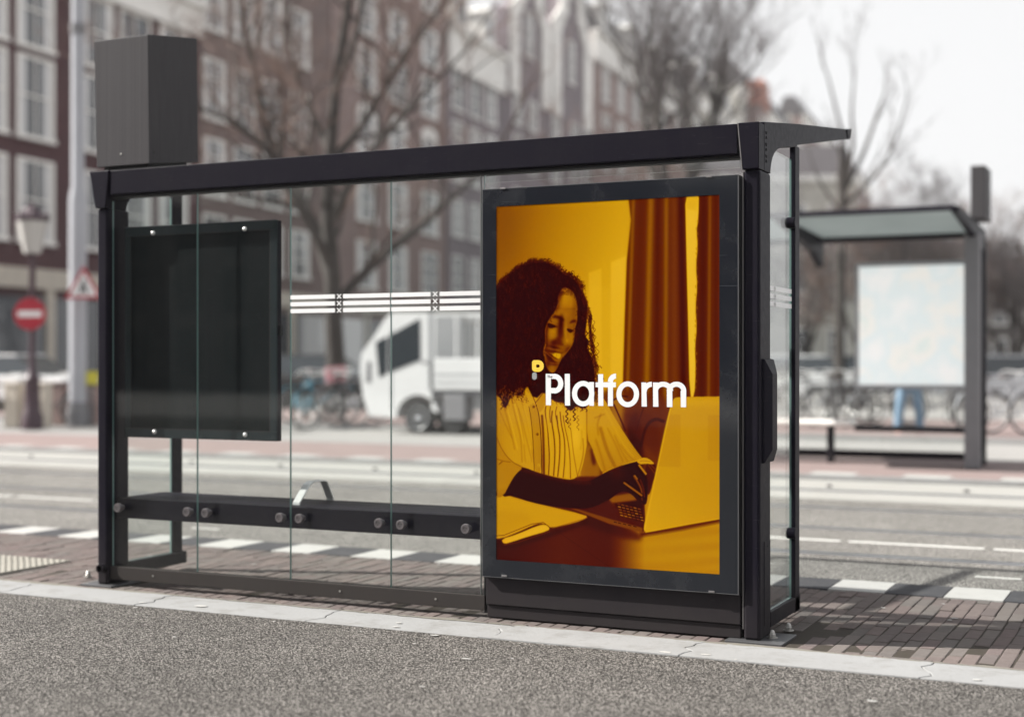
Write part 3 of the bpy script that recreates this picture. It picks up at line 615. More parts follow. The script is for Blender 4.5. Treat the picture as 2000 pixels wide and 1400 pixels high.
me.materials.append(M['brickp']); o=bpy.data.objects.new('brick_paving',me); COL.objects.link(o); tag(o,kind='structure')
# studded tactile tiles at the left end of the platform
m=MB()
for i in range(10):
    for j in range(2):
        x0=-6.35-.302*(i+1); y0=6.225+j*.302+.03
        m.box(x0,x0+.298,y0,y0+.298,-.01,.010)
        for a in range(6):
            for b in range(6): m.lathe([(.013,0),(.011,.004),(.006,.0065)],(x0+.025+a*.05,y0+.025+b*.05,.0098),'z',8)
tag(m.build('tactile_paving',M['tact'],smooth=True),kind='structure')
# black and white platform edge
m=MB(); k=0; x=-1.82-.618*21
while x<4.2:
    m.mi=k%2; w=.309; m.box(x+.003,x+w-.003,7.828,8.205,-.05,.004+R.uniform(-.001,.001)); x+=w; k+=1
tag(m.build('platform_edge',[M['block_w'],M['block_d']],bevel=.003),kind='structure')
sheet('tram_road',-60,60,8.21,12.97,-.012,M['asphalt2'])
for y in (9.37,10.80,12.32,13.75):
    z=-.012 if y<12.9 else .012
    m=MB(); m.mi=0; m.box(-60,60,y-.033,y+.028,z-.02,z+.004); m.mi=1; m.box(-60,60,y+.028,y+.066,z-.02,z+.0015); m.mi=0; m.box(-60,60,y+.066,y+.082,z-.02,z+.004)
    tag(m.build('tram_rail',[M['rail'],M['black']]),kind='structure')
m=MB(); x=-2.19
for k in range(-45,8):
    a=x+k*.975; m.box(a,a+.915,10.04,10.115,-.02,-.009)
m.box(-1.16,-.9,8.73,8.77,-.02,-.009); m.box(-6.9,-6.65,8.73,8.77,-.02,-.009)
tag(m.build('lane_marking',M['paint']),kind='structure')
m=MB(); x=-40.
while x<40:
    m.box(x+.006,x+2.994,13.0,13.71,-.05,.008); m.box(x+.006,x+2.994,13.84,15.03,-.05,.008); x+=3.
m.box(-40,40,12.972,12.996,-.05,.003)
tag(m.build('track_slab',M['slab'],bevel=.004),kind='structure')
m=MB()
for k in range(-26,14): m.lathe([(.03,0),(.026,.018),(.01,.024)],(-4.6+k*1.32,14.2,.008),'z',10)
tag(m.build('track_fixing',M['rubber']),kind='structure')
m=MB(); m.mi=0; m.box(-40,40,15.05,15.16,-.05,.055)
k=0;x=-40
while x<40: m.mi=1+k%2; m.box(x+.004,x+.486,15.164,15.52,-.05,.056); x+=.49;k+=1
m.mi=3; m.box(-40,40,15.524,18.1,-.05,.052); m.mi=0; m.box(-40,40,18.1,18.3,-.05,.056)
tag(m.build('far_platform',[M['kerb'],M['block_w'],M['plat'],M['plat']]),kind='structure')
sheet('far_road',-60,60,18.3,23.3,-.02,M['sett'])
m=MB(); m.box(-90,60,23.3,23.5,-.06,.06); m.mi=1; m.box(-90,60,23.5,31,-.06,.055)
tag(m.build('far_pavement',[M['kerb'],M['plat']]),kind='structure')

# =============================================================== the bus shelter
sh=empty('bus_shelter',(-3.65,6.6,0),label='near dark grey glass bus shelter with bench, blank timetable case and orange advert',cat='bus shelter')
CT=M['coat']
def part(mb,name,mat=CT,par=sh,bevel=.004,smooth=False,**k): return tag(mb.build(name,mat,par,bevel,smooth),**k)
XL0,XL1,XR0,XR1=-5.573,-5.503,-1.825,-1.750
for a,b in ((XL0,XL1),(XR0,XR1)):
    part(MB().box(a,b,6.225,6.41,.004,2.1166),'front_post',bevel=.012)
for x0,x1 in ((-5.66,-5.44),(-1.90,-1.64)):
    part(MB().box(x0,x1,6.185,6.45,-.008,.004),'foot_plate',M['coat_edge2'],bevel=.002)
for p in ((1508,1245),(1540,1231),(172,1126),(224,1131)):
    c=at_z(p[0],p[1],.004); m=MB(); m.lathe([(.026,0),(.026,.004)],c,'z',16); m.lathe([(.017,.004),(.017,.018),(.014,.020),(.013,.027),(.009,.034),(.003,.037)],c,'z',6)
    part(m,'anchor_bolt',M['bolt'],bevel=.001)
# roof arms with their curved inner corner, seen from the side
Z=[(6.3006,2.1172),(6.406,2.1172),(6.412,2.145),(6.423,2.168),(6.445,2.196),(6.48,2.222),(6.53,2.245),(6.60,2.263),(6.69,2.277),(6.78,2.288),(6.885,2.306),(6.905,2.3175)]
inner=Z+[(6.985,2.4315),(6.3006,2.339)]
outer=[(6.909,2.318),(8.03,2.505),(7.985,2.556),(6.989,2.432)]
tip=[(8.048,2.508),(8.09,2.513),(8.122,2.577),(8.003,2.559)]
for x0,x1,s in ((XL0,XL1,-1),(XR0,XR1,1)):
    xo=x0 if s<0 else x1; xi=xo-s*.05
    a,b=sorted((xo,xi))
    o=part(MB().prism(inner,'x',a,b),'corner_bracket',bevel=.003)
    fr=[(x0,2.117),(x1,2.117),(x1,2.327),(x0-.02,2.327)] if s>0 else [(x0,2.117),(x1,2.117),(x1+.025,2.327),(x0-.045,2.327)]
    part(MB().prism(fr,'y',6.2095,6.3),'corner_cap',par=o,bevel=.004)
    part(MB().prism(outer,'x',a+.003,b-.003),'roof_arm',bevel=.003)
    part(MB().prism(tip,'x',a,b),'arm_tip',bevel=.003)
    m=MB()
    for zc in (2.283,2.229,2.176):
        for sg in (-1,1):
            for q in (-1,1):
                y0,z0=6.332+sg*q*.0035,zc+q*.005; y1,z1=6.332+sg*q*.0105,zc+q*.017
                m.tube([(xo,y0,z0),(xo,y1,z1)],.0022,6)
    part(m,'embossed_cross',M['black'],par=o,bevel=0)
part(MB().add([(-1.849,6.2085,2.327),(-1.845,6.2085,2.327),(-1.8255,6.2085,2.117),(-1.8295,6.2085,2.117),(-1.849,6.26,2.327),(-1.845,6.26,2.327),(-1.8255,6.26,2.117),(-1.8295,6.26,2.117)],[(0,1,2,3),(4,7,6,5),(0,4,5,1),(1,5,6,2),(2,6,7,3),(3,7,4,0)]),'edge_sliver',M['coat_edge'],bevel=0)  # thin light strip along the slanted bracket seam
part(MB().box(-1.8305,-1.827,6.23,6.28,.05,2.11),'edge_sliver',M['coat_edge'],bevel=0)
m=MB(); m.prism([(6.218,2.192),(6.224,2.186),(6.31,2.186),(6.32,2.325),(6.216,2.325)],'x',-5.475,-1.852); part(m,'fascia_beam',bevel=.003)
part(MB().box(-5.50,-1.83,6.245,6.30,2.172,2.1855),'beam_lip',M['black'],bevel=0)
# roof
m=MB(); m.prism([(6.33,2.318),(8.02,2.549),(8.02,2.563),(6.33,2.332)],'x',-5.52,-1.803); part(m,'roof_panel',M['roofglass'],bevel=0)
m=MB(); m.prism([(8.03,2.535),(8.10,2.545),(8.118,2.576),(8.03,2.563)],'x',-5.518,-1.805); part(m,'roof_edge_beam')
for x in (-4.30,-3.03): part(MB().prism([(6.34,2.22),(8.0,2.50),(8.0,2.546),(6.34,2.316)],'x',x-.03,x+.03),'roof_rib')
# back wall panes
def pane(x0,x1,z0,z1,name='glass_pane',edge=M['glass_edge']):
    m=MB(); y0,y1=6.2652,6.2748
    v=[(x0,y0,z0),(x1,y0,z0),(x1,y1,z0),(x0,y1,z0),(x0,y0,z1),(x1,y0,z1),(x1,y1,z1),(x0,y1,z1)]
    m.mi=0; m.add(v,[(0,1,5,4),(2,3,7,6)]); m.mi=1; m.add(v,[(0,3,2,1),(4,5,6,7),(1,2,6,5),(3,0,4,7)])
    return part(m,name,[M['glass'],edge],bevel=0)
bx=[-5.500,-4.907,-4.297,-3.684,-3.150]
for a,b,e in zip(bx[:-1],bx[1:],('glass_edge','glass_edge','glass_edge','glass_edge')): pane(a+.002,b-.002,.106,2.190,edge=M[e])
pane(-3.146,-1.853,2.134,2.186,'top_glass_strip',M['glass_edge_light'])
part(MB().box(-3.1655,-3.163,6.25,6.262,.11,2.18),'edge_sliver',M['coat_edge'],bevel=0)
m=MB(); m.box(-5.500,-3.140,6.248,6.292,.032,.106); part(m,'bottom_rail',M['coat_dusty'],bevel=.003)
for px in (299,664,851): c=at_y(px,1150,6.247); part(MB().lathe([(.006,-.003),(.004,.0)],(c.x,6.248,.07),'y',10),'rail_screw',M['bolt'],bevel=0)
# stripes with crosses printed on the glass
def stripes(segs,xs,z0,fn):
    m=MB()
    for k in range(3):
        zz=z0-k*.0362
        for a,b in segs: fn(m,a,b,zz-.0215,zz)
        for c in xs:
            for s in (-1,1):
                n=.0105; w=.0032; zc=zz-.0108
                fn(m,c,None,zc,s)
    return m
def fx(m,a,b,z0,z1):
    y0,y1=6.2632,6.2648
    if b is None:
        s=z1;n=.0115;w=.0040; m.prism([(a-s*n-w,z0-n),(a-s*n+w,z0-n),(a+s*n+w,z0+n),(a+s*n-w,z0+n)],'y',y0+.0004*(s>0),y1+.0004*(s>0)-.0004)
    else: m.box(a,b,y0,y1,z0,z1)
part(stripes([(-4.294,-4.018),(-3.968,-3.688),(-3.680,-3.452),(-3.400,-3.167)],[-3.993,-3.426],1.604,fx),'printed_stripes',M['signwhite'],bevel=0)
def fy(m,a,b,z0,z1):
    x0,x1=-1.7648,-1.7632
    if b is None:
        s=z1;n=.0115;w=.0030; m.prism([(a-s*n-w,z0-n),(a-s*n+w,z0-n),(a+s*n+w,z0+n),(a+s*n-w,z0+n)],'x',x0-.0003*(s>0),x1-.0003*(s>0))
    else: m.box(x0,x1,a,b,z0,z1)
# side walls
for xo,s in ((XL0,-1),(XR1,1)):
    xa=xo-s*.025
    part(MB().box(min(xo,xo-s*.028),max(xo,xo-s*.028),6.855,6.94,.03,2.31),'rear_post',bevel=.004)
    part(MB().box(min(xo,xo-s*.05),max(xo,xo-s*.05),6.412,6.955,.034,.105),'side_rail',bevel=.004)
    m=MB(); x0,x1=sorted((xo-s*.015,xo-s*.025)); y0,y1,z0,z1=6.414,6.838,.106,2.24
    v=[(x0,y0,z0),(x1,y0,z0),(x1,y1,z0),(x0,y1,z0),(x0,y0,z1),(x1,y0,z1),(x1,y1,z1),(x0,y1,z1)]
    m.mi=0; m.add(v,[(1,2,6,5),(3,0,4,7)]); m.mi=1; m.add(v,[(0,3,2,1),(4,5,6,7),(0,1,5,4),(2,3,7,6)])
    part(m,'side_glass',[M['glass'],M['glass_edge']],bevel=0)
    for z in (1.93,.42):
        m=MB(); m.lathe([(.026,-.012),(.026,.026),(.022,.030)],(xo-s*.02,6.83,z),'x',16); m.box(min(xo-s*.032,xo+s*.006),max(xo-s*.032,xo+s*.006),6.83,6.86,z-.026,z+.026); part(m,'glass_clip',bevel=.002)
    if s>0: part(stripes([(6.42,6.512),(6.545,6.836)],[6.528],1.606,fy),'printed_stripes',M['signwhite'],bevel=0)
# bench behind the glass
bn=part(MB().box(-5.498,-3.0,6.302,6.34,.372,.486),'bench',bevel=.004)
m=MB()
for k in range(4): y0=6.345+k*.092; m.box(-5.498,-3.0,y0,y0+.088,.458,.486)
part(m,'seat',par=bn,bevel=.004)
part(MB().box(-5.498,-3.0,6.70,6.718,.40,.456),'rear_rail',par=bn)
xk=-4.33; A_=[(6.37,.487),(6.372,.50),(6.47,.588),(6.49,.598),(6.515,.602),(6.60,.602),(6.63,.598),(6.645,.585),(6.70,.500),(6.702,.487)]
part(MB().strip([(xk,a,b) for a,b in A_],.045,.009),'armrest',M['steel'],bevel=.002)
for px,py in ((233,991),(368,999),(404,1001),(549,1010),(587,1012),(742,1021),(785,1024),(912,1032)):
    c=at_y(px,py,6.235); m=MB(); c.y=6.235
    m.lathe([(.014,.03),(.014,.0),(.0235,.0),(.0245,-.003),(.0245,-.018),(.022,-.022),(.015,-.022),(.014,-.020),(.003,-.020)],c,'y',22); part(m,'glass_fixing',M['knob'],bevel=0,smooth=True)
    o=MB()
    for k in range(3): t=k*2.094+.5; o.lathe([(.0028,-.0203),(.0026,-.0225)],(c.x+.008*math.cos(t),c.y,c.z+.008*math.sin(t)),'y',8)
    part(o,'fixing_pin',M['black'],par=sh,bevel=0)
# blank timetable case
cs=part(MB().box(-5.469,-4.43,6.345,6.378,.828,2.014),'timetable_case',bevel=.003)
m=MB()
for b in ((-5.469,-4.43,1.965,2.014),(-5.469,-4.43,.828,.877),(-5.469,-5.425,.8775,1.9645),(-4.474,-4.43,.8775,1.9645)): m.box(b[0],b[1],6.333,6.3445,b[2],b[3])
part(m,'case_frame',M['frame'],par=cs,bevel=.002)
part(MB().box(-5.421,-4.478,6.3415,6.3446,.881,1.961),'blank_panel',M['blank'],par=cs,bevel=.001)
m=MB()
for b in ((-5.4275,-4.4715,1.9605,1.967),(-5.4275,-4.4715,.875,.8815),(-5.4275,-5.421,.8816,1.9604),(-4.478,-4.4715,.8816,1.9604)): m.box(b[0],b[1],6.3322,6.3335,b[2],b[3])
part(m,'panel_groove_shade',M['black'],par=cs,bevel=0)  # black ring stands in for the shade in the gap round the panel
m=MB(); m.box(-5.469,-4.43,6.3322,6.345,2.0145,2.0165); part(m,'case_edge_line',M['coat_edge2'],par=cs,bevel=0)  # thin lighter strip, an edge highlight painted along the case top
part(MB().box(-4.4295,-4.418,6.35,6.375,1.395,1.45),'case_lock',M['black'],par=cs,bevel=.002)
for px,py in ((297,455),(476,447),(300,843),(477,849)):
    c=at_y(px,py,6.25); part(MB().lathe([(.006,.002),(.012,0),(.0125,-.004),(.010,-.010),(.005,-.013),(.001,-.014)],(c.x,6.262,c.z),'y',18),'dome_stud',M['steel'],par=cs,bevel=0,smooth=True)
# advert case
ac=part(MB().box(-3.134,-1.842,6.2135,6.325,.206,2.095),'advert_case',M['caseblk'] if 'caseblk' in M else CT,bevel=.004)
m=MB()
for b in ((-3.130,-1.846,2.0085,2.092),(-3.130,-1.846,.209,.2925),(-3.130,-3.0575,.2925,2.0085),(-1.9315,-1.846,.2925,2.0085)): m.box(b[0],b[1],6.2065,6.2134,b[2],b[3])
part(m,'case_glass',M['blueglass'],par=ac,bevel=0)
m=MB()
for b in ((-3.134,-3.1302,.206,2.095),(-1.8458,-1.842,.206,2.095),(-3.1302,-1.8458,2.0922,2.095),(-3.1302,-1.8458,.206,.2088)): m.box(b[0],b[1],6.206,6.2134,b[2],b[3])
part(m,'case_edge_line',M['coat_edge2'],par=ac,bevel=0)
for px,py in ((983,368),(1385,345),(985,1124),(1390,1155)):
    c=at_y(px,py,6.205); part(MB().box(c.x-.014,c.x+.014,6.201,6.2055,c.z-.0045,c.z+.0045),'case_clip',M['coat_edge'],par=ac,bevel=.001)
# printed sheet: a fine grid coloured by poster_art()
A=poster_art(); lin=np.where(A<=.04045,A/12.92,((A+.055)/1.055)**2.4)
nx,ny=PW+1,PH+1; gx=np.linspace(PX0,PX1,nx)-sh.location.x; gz=np.linspace(PZ1,PZ0,ny)
V=np.zeros((ny,nx,3),np.float32); V[...,0]=gx[None,:]; V[...,1]=6.2085-sh.location.y; V[...,2]=gz[:,None]
me=bpy.data.meshes.new('poster'); idx=np.arange(nx*ny).reshape(ny,nx); F=np.stack([idx[1:,:-1],idx[1:,1:],idx[:-1,1:],idx[:-1,:-1]],-1).reshape(-1,4)
me.vertices.add(nx*ny); me.vertices.foreach_set('co',V.ravel()); me.loops.add(F.size); me.loops.foreach_set('vertex_index',F.ravel().astype(np.int32))
me.polygons.add(len(F)); me.polygons.foreach_set('loop_start',np.arange(0,F.size,4,dtype=np.int32)); me.update(calc_edges=True)
a=me.attributes.new('print','FLOAT_COLOR','FACE'); C4=np.ones((PH,PW,4),np.float32); C4[...,:3]=lin; a.data.foreach_set('color',C4.ravel())
t=NT('printed_poster'); M['poster']=t.fin(t.mix(1,t.n('Attribute',attribute_name='print').outputs['Color'],(POSTG,POSTG,POSTG),'MULTIPLY'),.6,0,None,.0,coat=.28,coatr=.01)
me.materials.append(M['poster']); po=bpy.data.objects.new('poster',me); COL.objects.link(po); po.parent=ac
tag(po,label='orange and brown advert poster of a curly haired person typing on a laptop')
# lettering on the sheet, drawn in tracing units then placed on its plane
LY=[6.2082]
def lp(x,y): v=at_y(1020+x/5.882,680+y/5.882,6.2085); return (v.x,v.z)
def flat(m,pts,lay):
    q=[lp(*p) for p in pts]; m.prism(q,'y',6.2081-lay*.00005,6.2083-lay*.00005)
def arcp(cx,cy,rx,ry,a0,a1,n=26): return [(cx+rx*math.cos(math.radians(a0+(a1-a0)*i/n)),cy+ry*math.sin(math.radians(a0+(a1-a0)*i/n))) for i in range(n+1)]
def ring(m,cx,cy,rx,ry,w,lay,a0=0,a1=360,n=48):
    o_=arcp(cx,cy,rx,ry,a0,a1,n); i_=arcp(cx,cy,rx-w,ry-w,a0,a1,n)
    for k in range(n): flat(m,[o_[k],o_[k+1],i_[k+1],i_[k]],lay)
w=58; m=MB()
flat(m,[(270,293),(330,294),(330,655),(272,653)],0)                                      # P
flat(m,[(328,294),(380,294),(380,352),(328,351)],1); flat(m,[(328,455),(380,457),(380,518),(328,516)],1)
ring(m,372,406,100,112,58,2,-90,90,24)
flat(m,[(489,294),(547,294),(550,658),(491,657)],0)                                      # l
ring(m,700,521,128,146,58,0); flat(m,[(770,388),(824,388),(824,661),(772,660)],3)        # a
flat(m,[(872,298),(929,298),(932,662),(874,661)],0); flat(m,[(843,391),(960,391),(960,447),(843,447)],1)   # t
flat(m,[(985,392),(1043,380),(1043,664),(985,663)],2); ring(m,1075,385,91,94,58,0,180,270,16); flat(m,[(955,391),(1077,391),(1077,448),(955,448)],3)      # f
flat(m,[(1066,291),(1078,291),(1078,349),(1066,349)],4)
ring(m,1212,528,130,148,58,0)                                                            # o
flat(m,[(1370,392),(1424,393),(1432,670),(1372,669)],0); ring(m,1492,500,120,116,58,1,180,268,16)   # r
flat(m,[(1502,392),(1558,393),(1565,672),(1504,671)],0); ring(m,1618,490,116,106,58,1,180,360,30); flat(m,[(1662,490),(1724,490),(1726,676),(1662,675)],2)      # m
ring(m,1772,490,112,106,58,3,180,360,30); flat(m,[(1820,490),(1884,490),(1884,678),(1822,677)],4)
part(m,'advert_lettering',M['signwhite'],par=ac,bevel=0,label='white word Platform on the poster')
def rrect(x0,y0,x1,y1,rs,n=8):
    p=[]
    for (cx,cy,r,a) in ((x1-rs[1],y0+rs[1],rs[1],-90),(x1-rs[2],y1-rs[2],rs[2],0),(x0+rs[3],y1-rs[3],rs[3],90),(x0+rs[0],y0+rs[0],rs[0],180)):
        p+=[(cx+r*math.cos(math.radians(a+90*i/n)),cy+r*math.sin(math.radians(a+90*i/n))) for i in range(n+1)]
    return p
m=MB(); a=rrect(113,137,247,271,(30,64,64,42)); b=rrect(160,186,201,223,(8,17,17,10))
for k in range(len(a)): j=(k+1)%len(a); flat(m,[a[k],a[j],b[j],b[k]],0)
part(m,'advert_emblem',M['logoy'],par=ac,bevel=0,label='yellow rounded P shaped emblem on the poster')
m=MB(); flat(m,rrect(114,277,167,361,(24,26,26,26)),0); part(m,'advert_emblem',M['logog'],par=ac,bevel=0,label='small grey capsule under the yellow emblem')
m=MB()
def ln(p,w=4.2,lay=8):
    for (x0,y0),(x1,y1) in zip(p[:-1],p[1:]):
        d=math.hypot(x1-x0,y1-y0); nx_,ny_=-(y1-y0)/d*w/2,(x1-x0)/d*w/2; ex,ey=(x1-x0)/d*w*.3,(y1-y0)/d*w*.3
        flat(m,[(x0+nx_-ex,y0+ny_-ey),(x1+nx_+ex,y1+ny_+ey),(x1-nx_+ex,y1-ny_+ey),(x0-nx_-ex,y0-ny_-ey)],lay); lay+=.25
ln([(289,313),(306,313)]);ln([(299,314),(296,338)],4.2,9);ln([(312,311),(307,338)]);ln([(309,326),(313,322),(318,322),(320,326),(318,338)],4.2,9)
ln([(329,331),(345,330),(344,324),(339,321),(332,324),(328,331),(331,337),(337,338),(342,336)])
part(m,'advert_lettering',M['black'],par=ac,bevel=0,label='tiny slanted word The on the letter P')
# plinth under the advert
pl=part(MB().box(-3.127,-1.842,6.236,6.33,.066,.2055),'plinth',M['coat_mid'],bevel=.004)
part(MB().box(-3.125,-1.844,6.246,6.33,.004,.063),'plinth_base',M['coat_mid'],par=pl,bevel=.003)
part(MB().box(-3.148,-3.132,6.26,6.32,.02,2.1),'case_upright',M['black'],bevel=0)
# right post: intercom style cover, hatch
m=MB(); X=XR1; y0,y1,z0,z1=6.262,6.425,.795,1.268; d=.035
m.add([(X,y0,z0),(X,y1,z0),(X,y1,z1),(X,y0,z1),(X+.012,y0+.004,z0+.004),(X+.012,y1-.004,z0+.004),(X+.012,y1-.004,z1-.004),(X+.012,y0+.004,z1-.004),(X+d,y0+.05,z0+.06),(X+d,y1-.03,z0+.06),(X+d,y1-.03,z1-.07),(X+d,y0+.05,z1-.07)],
      [(0,3,2,1),(0,1,5,4),(1,2,6,5),(2,3,7,6),(3,0,4,7),(4,5,9,8),(5,6,10,9),(6,7,11,10),(7,4,8,11),(8,9,10,11)])
part(m,'post_cover',bevel=.003)
part(MB().lathe([(.006,0),(.006,.0016)],(X+.0125,6.385,1.25),'x',12),'cover_hole',M['black'],bevel=0)
part(MB().box(X-.001,X+.0025,6.295,6.395,.06,.44),'post_hatch',bevel=.006)
part(MB().lathe([(.005,0),(.005,.0016)],(X+.0026,6.35,.415),'x',12),'cover_hole',M['black'],bevel=0)
# drain outlet on the left post
c=at_y(197,1110,6.2); m=MB(); m.mi=0
n=24; vs=[]
for (r,y) in ((.019,6.23),(.019,6.188),(.0245,6.188),(.0245,6.23)):
    for k in range(n): t=2*math.pi*k/n; vs.append((c.x+r*math.cos(t),y,c.z+r*math.sin(t)))
m.add(vs,[(i*n+k,i*n+(k+1)%n,(i+1)*n+(k+1)%n,(i+1)*n+k) for i in range(3) for k in range(n)])
m.mi=1; m.lathe([(.019,0),(.019,.004)],(c.x,6.219,c.z),'y',n); part(m,'drain_outlet',[CT,M['black']],bevel=0,smooth=True)
# box standing on the left end of the roof
y0,y1=6.25,6.68; v=[(-5.600,y0,2.352),(-5.222,y0,2.352),(-5.222,y1,2.415),(-5.600,y1,2.415),(-5.620,y0,3.070),(-5.231,y0,3.070),(-5.231,y1,3.137),(-5.620,y1,3.137)]
rb=part(MB().add(v,[(0,3,2,1),(4,5,6,7),(0,1,5,4),(1,2,6,5),(2,3,7,6),(3,0,4,7)]),'roof_box',M['coat_box'],bevel=.004)
part(MB().box(-5.57,-5.26,6.28,6.62,2.325,2.42),'box_foot',M['black'],par=rb,bevel=0)
for px,py in ((236,301),): c=at_y(px,py,6.249); part(MB().lathe([(.007,0),(.005,-.003)],(c.x,6.2498,c.z),'y',12),'box_screw',M['bolt'],par=rb,bevel=0)
for px,py in ((301,298),(384,307)): c=at_x(px,py,-5.222); part(MB().lathe([(.006,-.003),(.006,.0015)],(-5.2225,c.y,c.z),'x',12),'box_screw',M['black'],par=rb,bevel=0)
# =============================================================== canal houses across the street, receding to the right
PB=Vector((-36.8,37.8)); FD=Vector((-.101,.995)); PHI=math.atan2(.101,.995)
def s_of(px):
    d=ray(px,708); det=FD.x*(-d[1])+FD.y*d[0]; bx_,by_=-PB.x,-PB.y
    return (bx_*(-d[1])+by_*d[0])/det
def t_of(px):
    s=s_of(px); p=PB+FD*s; return p.x*FW[0]+p.y*FW[1]
def zf(px,py): return CH+(708-py)*t_of(px)/FPX
WM={}
def window_mesh(w,h,nx=2,ny=3,arch=0):
    key=(round(w,2),round(h,2),nx,ny,arch)
    if key in WM: return WM[key]
    fr=.11; m=MB()
    m.box(0,.10,-w/2,-w/2+fr,0,h); m.box(0,.10,w/2-fr,w/2,0,h); m.box(0,.10,-w/2+fr,w/2-fr,h-fr,h); m.box(0,.16,-w/2-.06,w/2+.06,-.14,0)
    for k in range(1,nx): y=-w/2+w*k/nx; m.box(.02,.07,y-.03,y+.03,0.001,h-fr)
    for k in range(1,ny): z=h*k/ny; m.box(.025,.08,-w/2+fr,w/2-fr,z-.03,z+.03)
    if arch:
        n=10; pts=[(w/2*math.cos(math.pi*k/n),h-.02+w*.28*math.sin(math.pi*k/n)) for k in range(n+1)]; m.prism(pts,'x',.0,.09)
    a=m.build('window',M['white'],off=(0,0,0)); b=MB().box(0,.03,-w/2+fr*.5,w/2-fr*.5,.01,h-fr*.5).build('pane',M['pane'],off=(0,0,0))
    WM[key]=(a.data,b.data); bpy.data.objects.remove(a); bpy.data.objects.remove(b); return WM[key]
def house(px0,px1,ztop,wall,label,cols,rows,winw,corn=None,cornh=.9,roof=None,roofh=2.5,name='canal_house',arch=(),shop=None,nxy=(2,3),gap=.0,dorm=0):
    DP=9 if px0<1300 else 4.2
    s0,s1=s_of(px0)+gap,s_of(px1); c=PB+FD*((s0+s1)/2); w=(s1-s0)/2-.03
    e=empty(name,(c.x,c.y,-.05),PHI,label=label,cat='house',group='houses along the far side of the street')
    Z0=(0,0,0)
    wl=MB().box(-DP,0,-w,w,0,ztop).build('wall',M[wall],e,off=Z0)
    if corn:
        m=MB(); m.box(-.2,.22,-w,w,ztop-cornh,ztop-.002); m.box(-.25,.55,-w,w,ztop-.0,ztop+.28); m.box(-.2,.32,-w,w,ztop-cornh-.14,ztop-cornh)
        m.build('cornice',M[corn],e,off=Z0)
    if roof:
        z=ztop+(.28 if corn else 0); m=MB(); m.prism([(.15,z),(-2.6,z+roofh),(-6.4,z+roofh),(-9,z)],'y',-w,w); 
        m=MB().add([(.15,-w,z),(-DP*.29,-w,z+roofh),(-DP*.71,-w,z+roofh),(-DP,-w,z),(.15,w,z),(-DP*.29,w,z+roofh),(-DP*.71,w,z+roofh),(-DP,w,z)],[(0,1,2,3),(7,6,5,4),(0,4,5,1),(1,5,6,2),(2,6,7,3),(3,7,4,0)])
        r=m.build('roof',M[roof],e,off=Z0); MB().box(-DP*.46,-DP*.35,w-1.6,w-.7,z+.5,z+roofh+1.4).build('chimney',M[wall],r,off=Z0)
    for k in range(dorm):
        y=-w+2*w*(k+.5)/dorm; z=ztop+.28; hd=min(2.6,roofh*.85); f=min(1.0,w/dorm*.5)
        d_=MB().box(-DP*.25,-.1,y-f,y+f,z+.2,z+.2+hd).prism([(y-f*1.2,z+.2+hd),(y+f*1.2,z+.2+hd),(y,z+.7+hd)],'x',-DP*.25,.0).build('dormer',M['white'],e,off=Z0)
        MB().box(-.1,-.06,y-f*.6,y+f*.6,z+.6,z+hd).build('pane',M['pane'],d_,off=Z0)
    for ri,(z0,z1) in enumerate(rows):
        for px in cols:
            y=s_of(px)-(s0+s1)/2
            if abs(y)+winw/2>w: continue
            a,b=window_mesh(winw,z1-z0,nxy[0],nxy[1],1 if ri in arch else 0)
            o=bpy.data.objects.new('window',a); COL.objects.link(o); o.parent=e; o.location=(.0,y,z0+.05)
            q=bpy.data.objects.new('pane',b); COL.objects.link(q); q.parent=o
    if shop:
        m=MB(); m.box(.0,.18,-w,w,3.9,4.6)
        n=max(2,int(2*w/3.2))
        for k in range(n+1): y=-w+.25+(2*w-.5)*k/n; m.box(0,.14,y-.22,y+.22,0,3.9)
        m.build('shopfront',M[shop],e,off=Z0)
        m=MB()
        for k in range(n): ya=-w+.25+(2*w-.5)*k/n+.22; yb=-w+.25+(2*w-.5)*(k+1)/n-.22; m.box(0,.05,ya,yb,.7 if k%2 else .02,3.6)
        m.build('shop_window',M['pane'],e,off=Z0)
    return e,w
r1=[(zf(67,680)+.6,zf(67,515)),(zf(67,470),zf(67,312)),(zf(67,268),zf(67,112)),(zf(67,92),zf(67,-50))]
house(-330,388,zf(388,20),'w_maroon','maroon brick house with tall white framed windows behind the tram mast',[-290,-225,-160,-95,-28,67,187,262,337],r1[1:],2.0,'white',1.0,'tile',3,shop='cream',nxy=(2,2))
house(390,645,zf(640,-90),'w_brown','tall brown brick house with grey windows just right of the maroon house',[417,475,530,584,634],[(zf(417,520),zf(417,420)),(zf(417,380),zf(417,272)),(zf(417,232),zf(417,117)),(zf(417,58),zf(417,-60)),(zf(417,-110),zf(417,-200))],1.75,'white',.8,'tile',3,shop='cream')
house(647,872,zf(872,-45),'w_pink','tall reddish brown house with a row of arched windows',[715,776,838],[(zf(715,560),zf(715,470)),(zf(715,430),zf(715,340)),(zf(715,300),zf(715,224)),(zf(715,176),zf(715,95)),(zf(715,66),zf(715,-10)),(zf(715,-50),zf(715,-120))],2.3,'white',.7,'tile',2.5,arch=(2,),shop='w_pale')
house(874,984,zf(878,56),'w_mauve','narrow brick house under a deep white frieze',[893,927,958],[(zf(893,570),zf(893,500)),(zf(893,460),zf(893,390)),(zf(893,352),zf(893,290)),(zf(893,273),zf(893,238)),(zf(893,214),zf(893,134))],1.7,'white',2.2,'tile',2.4,shop='w_pale',dorm=2)
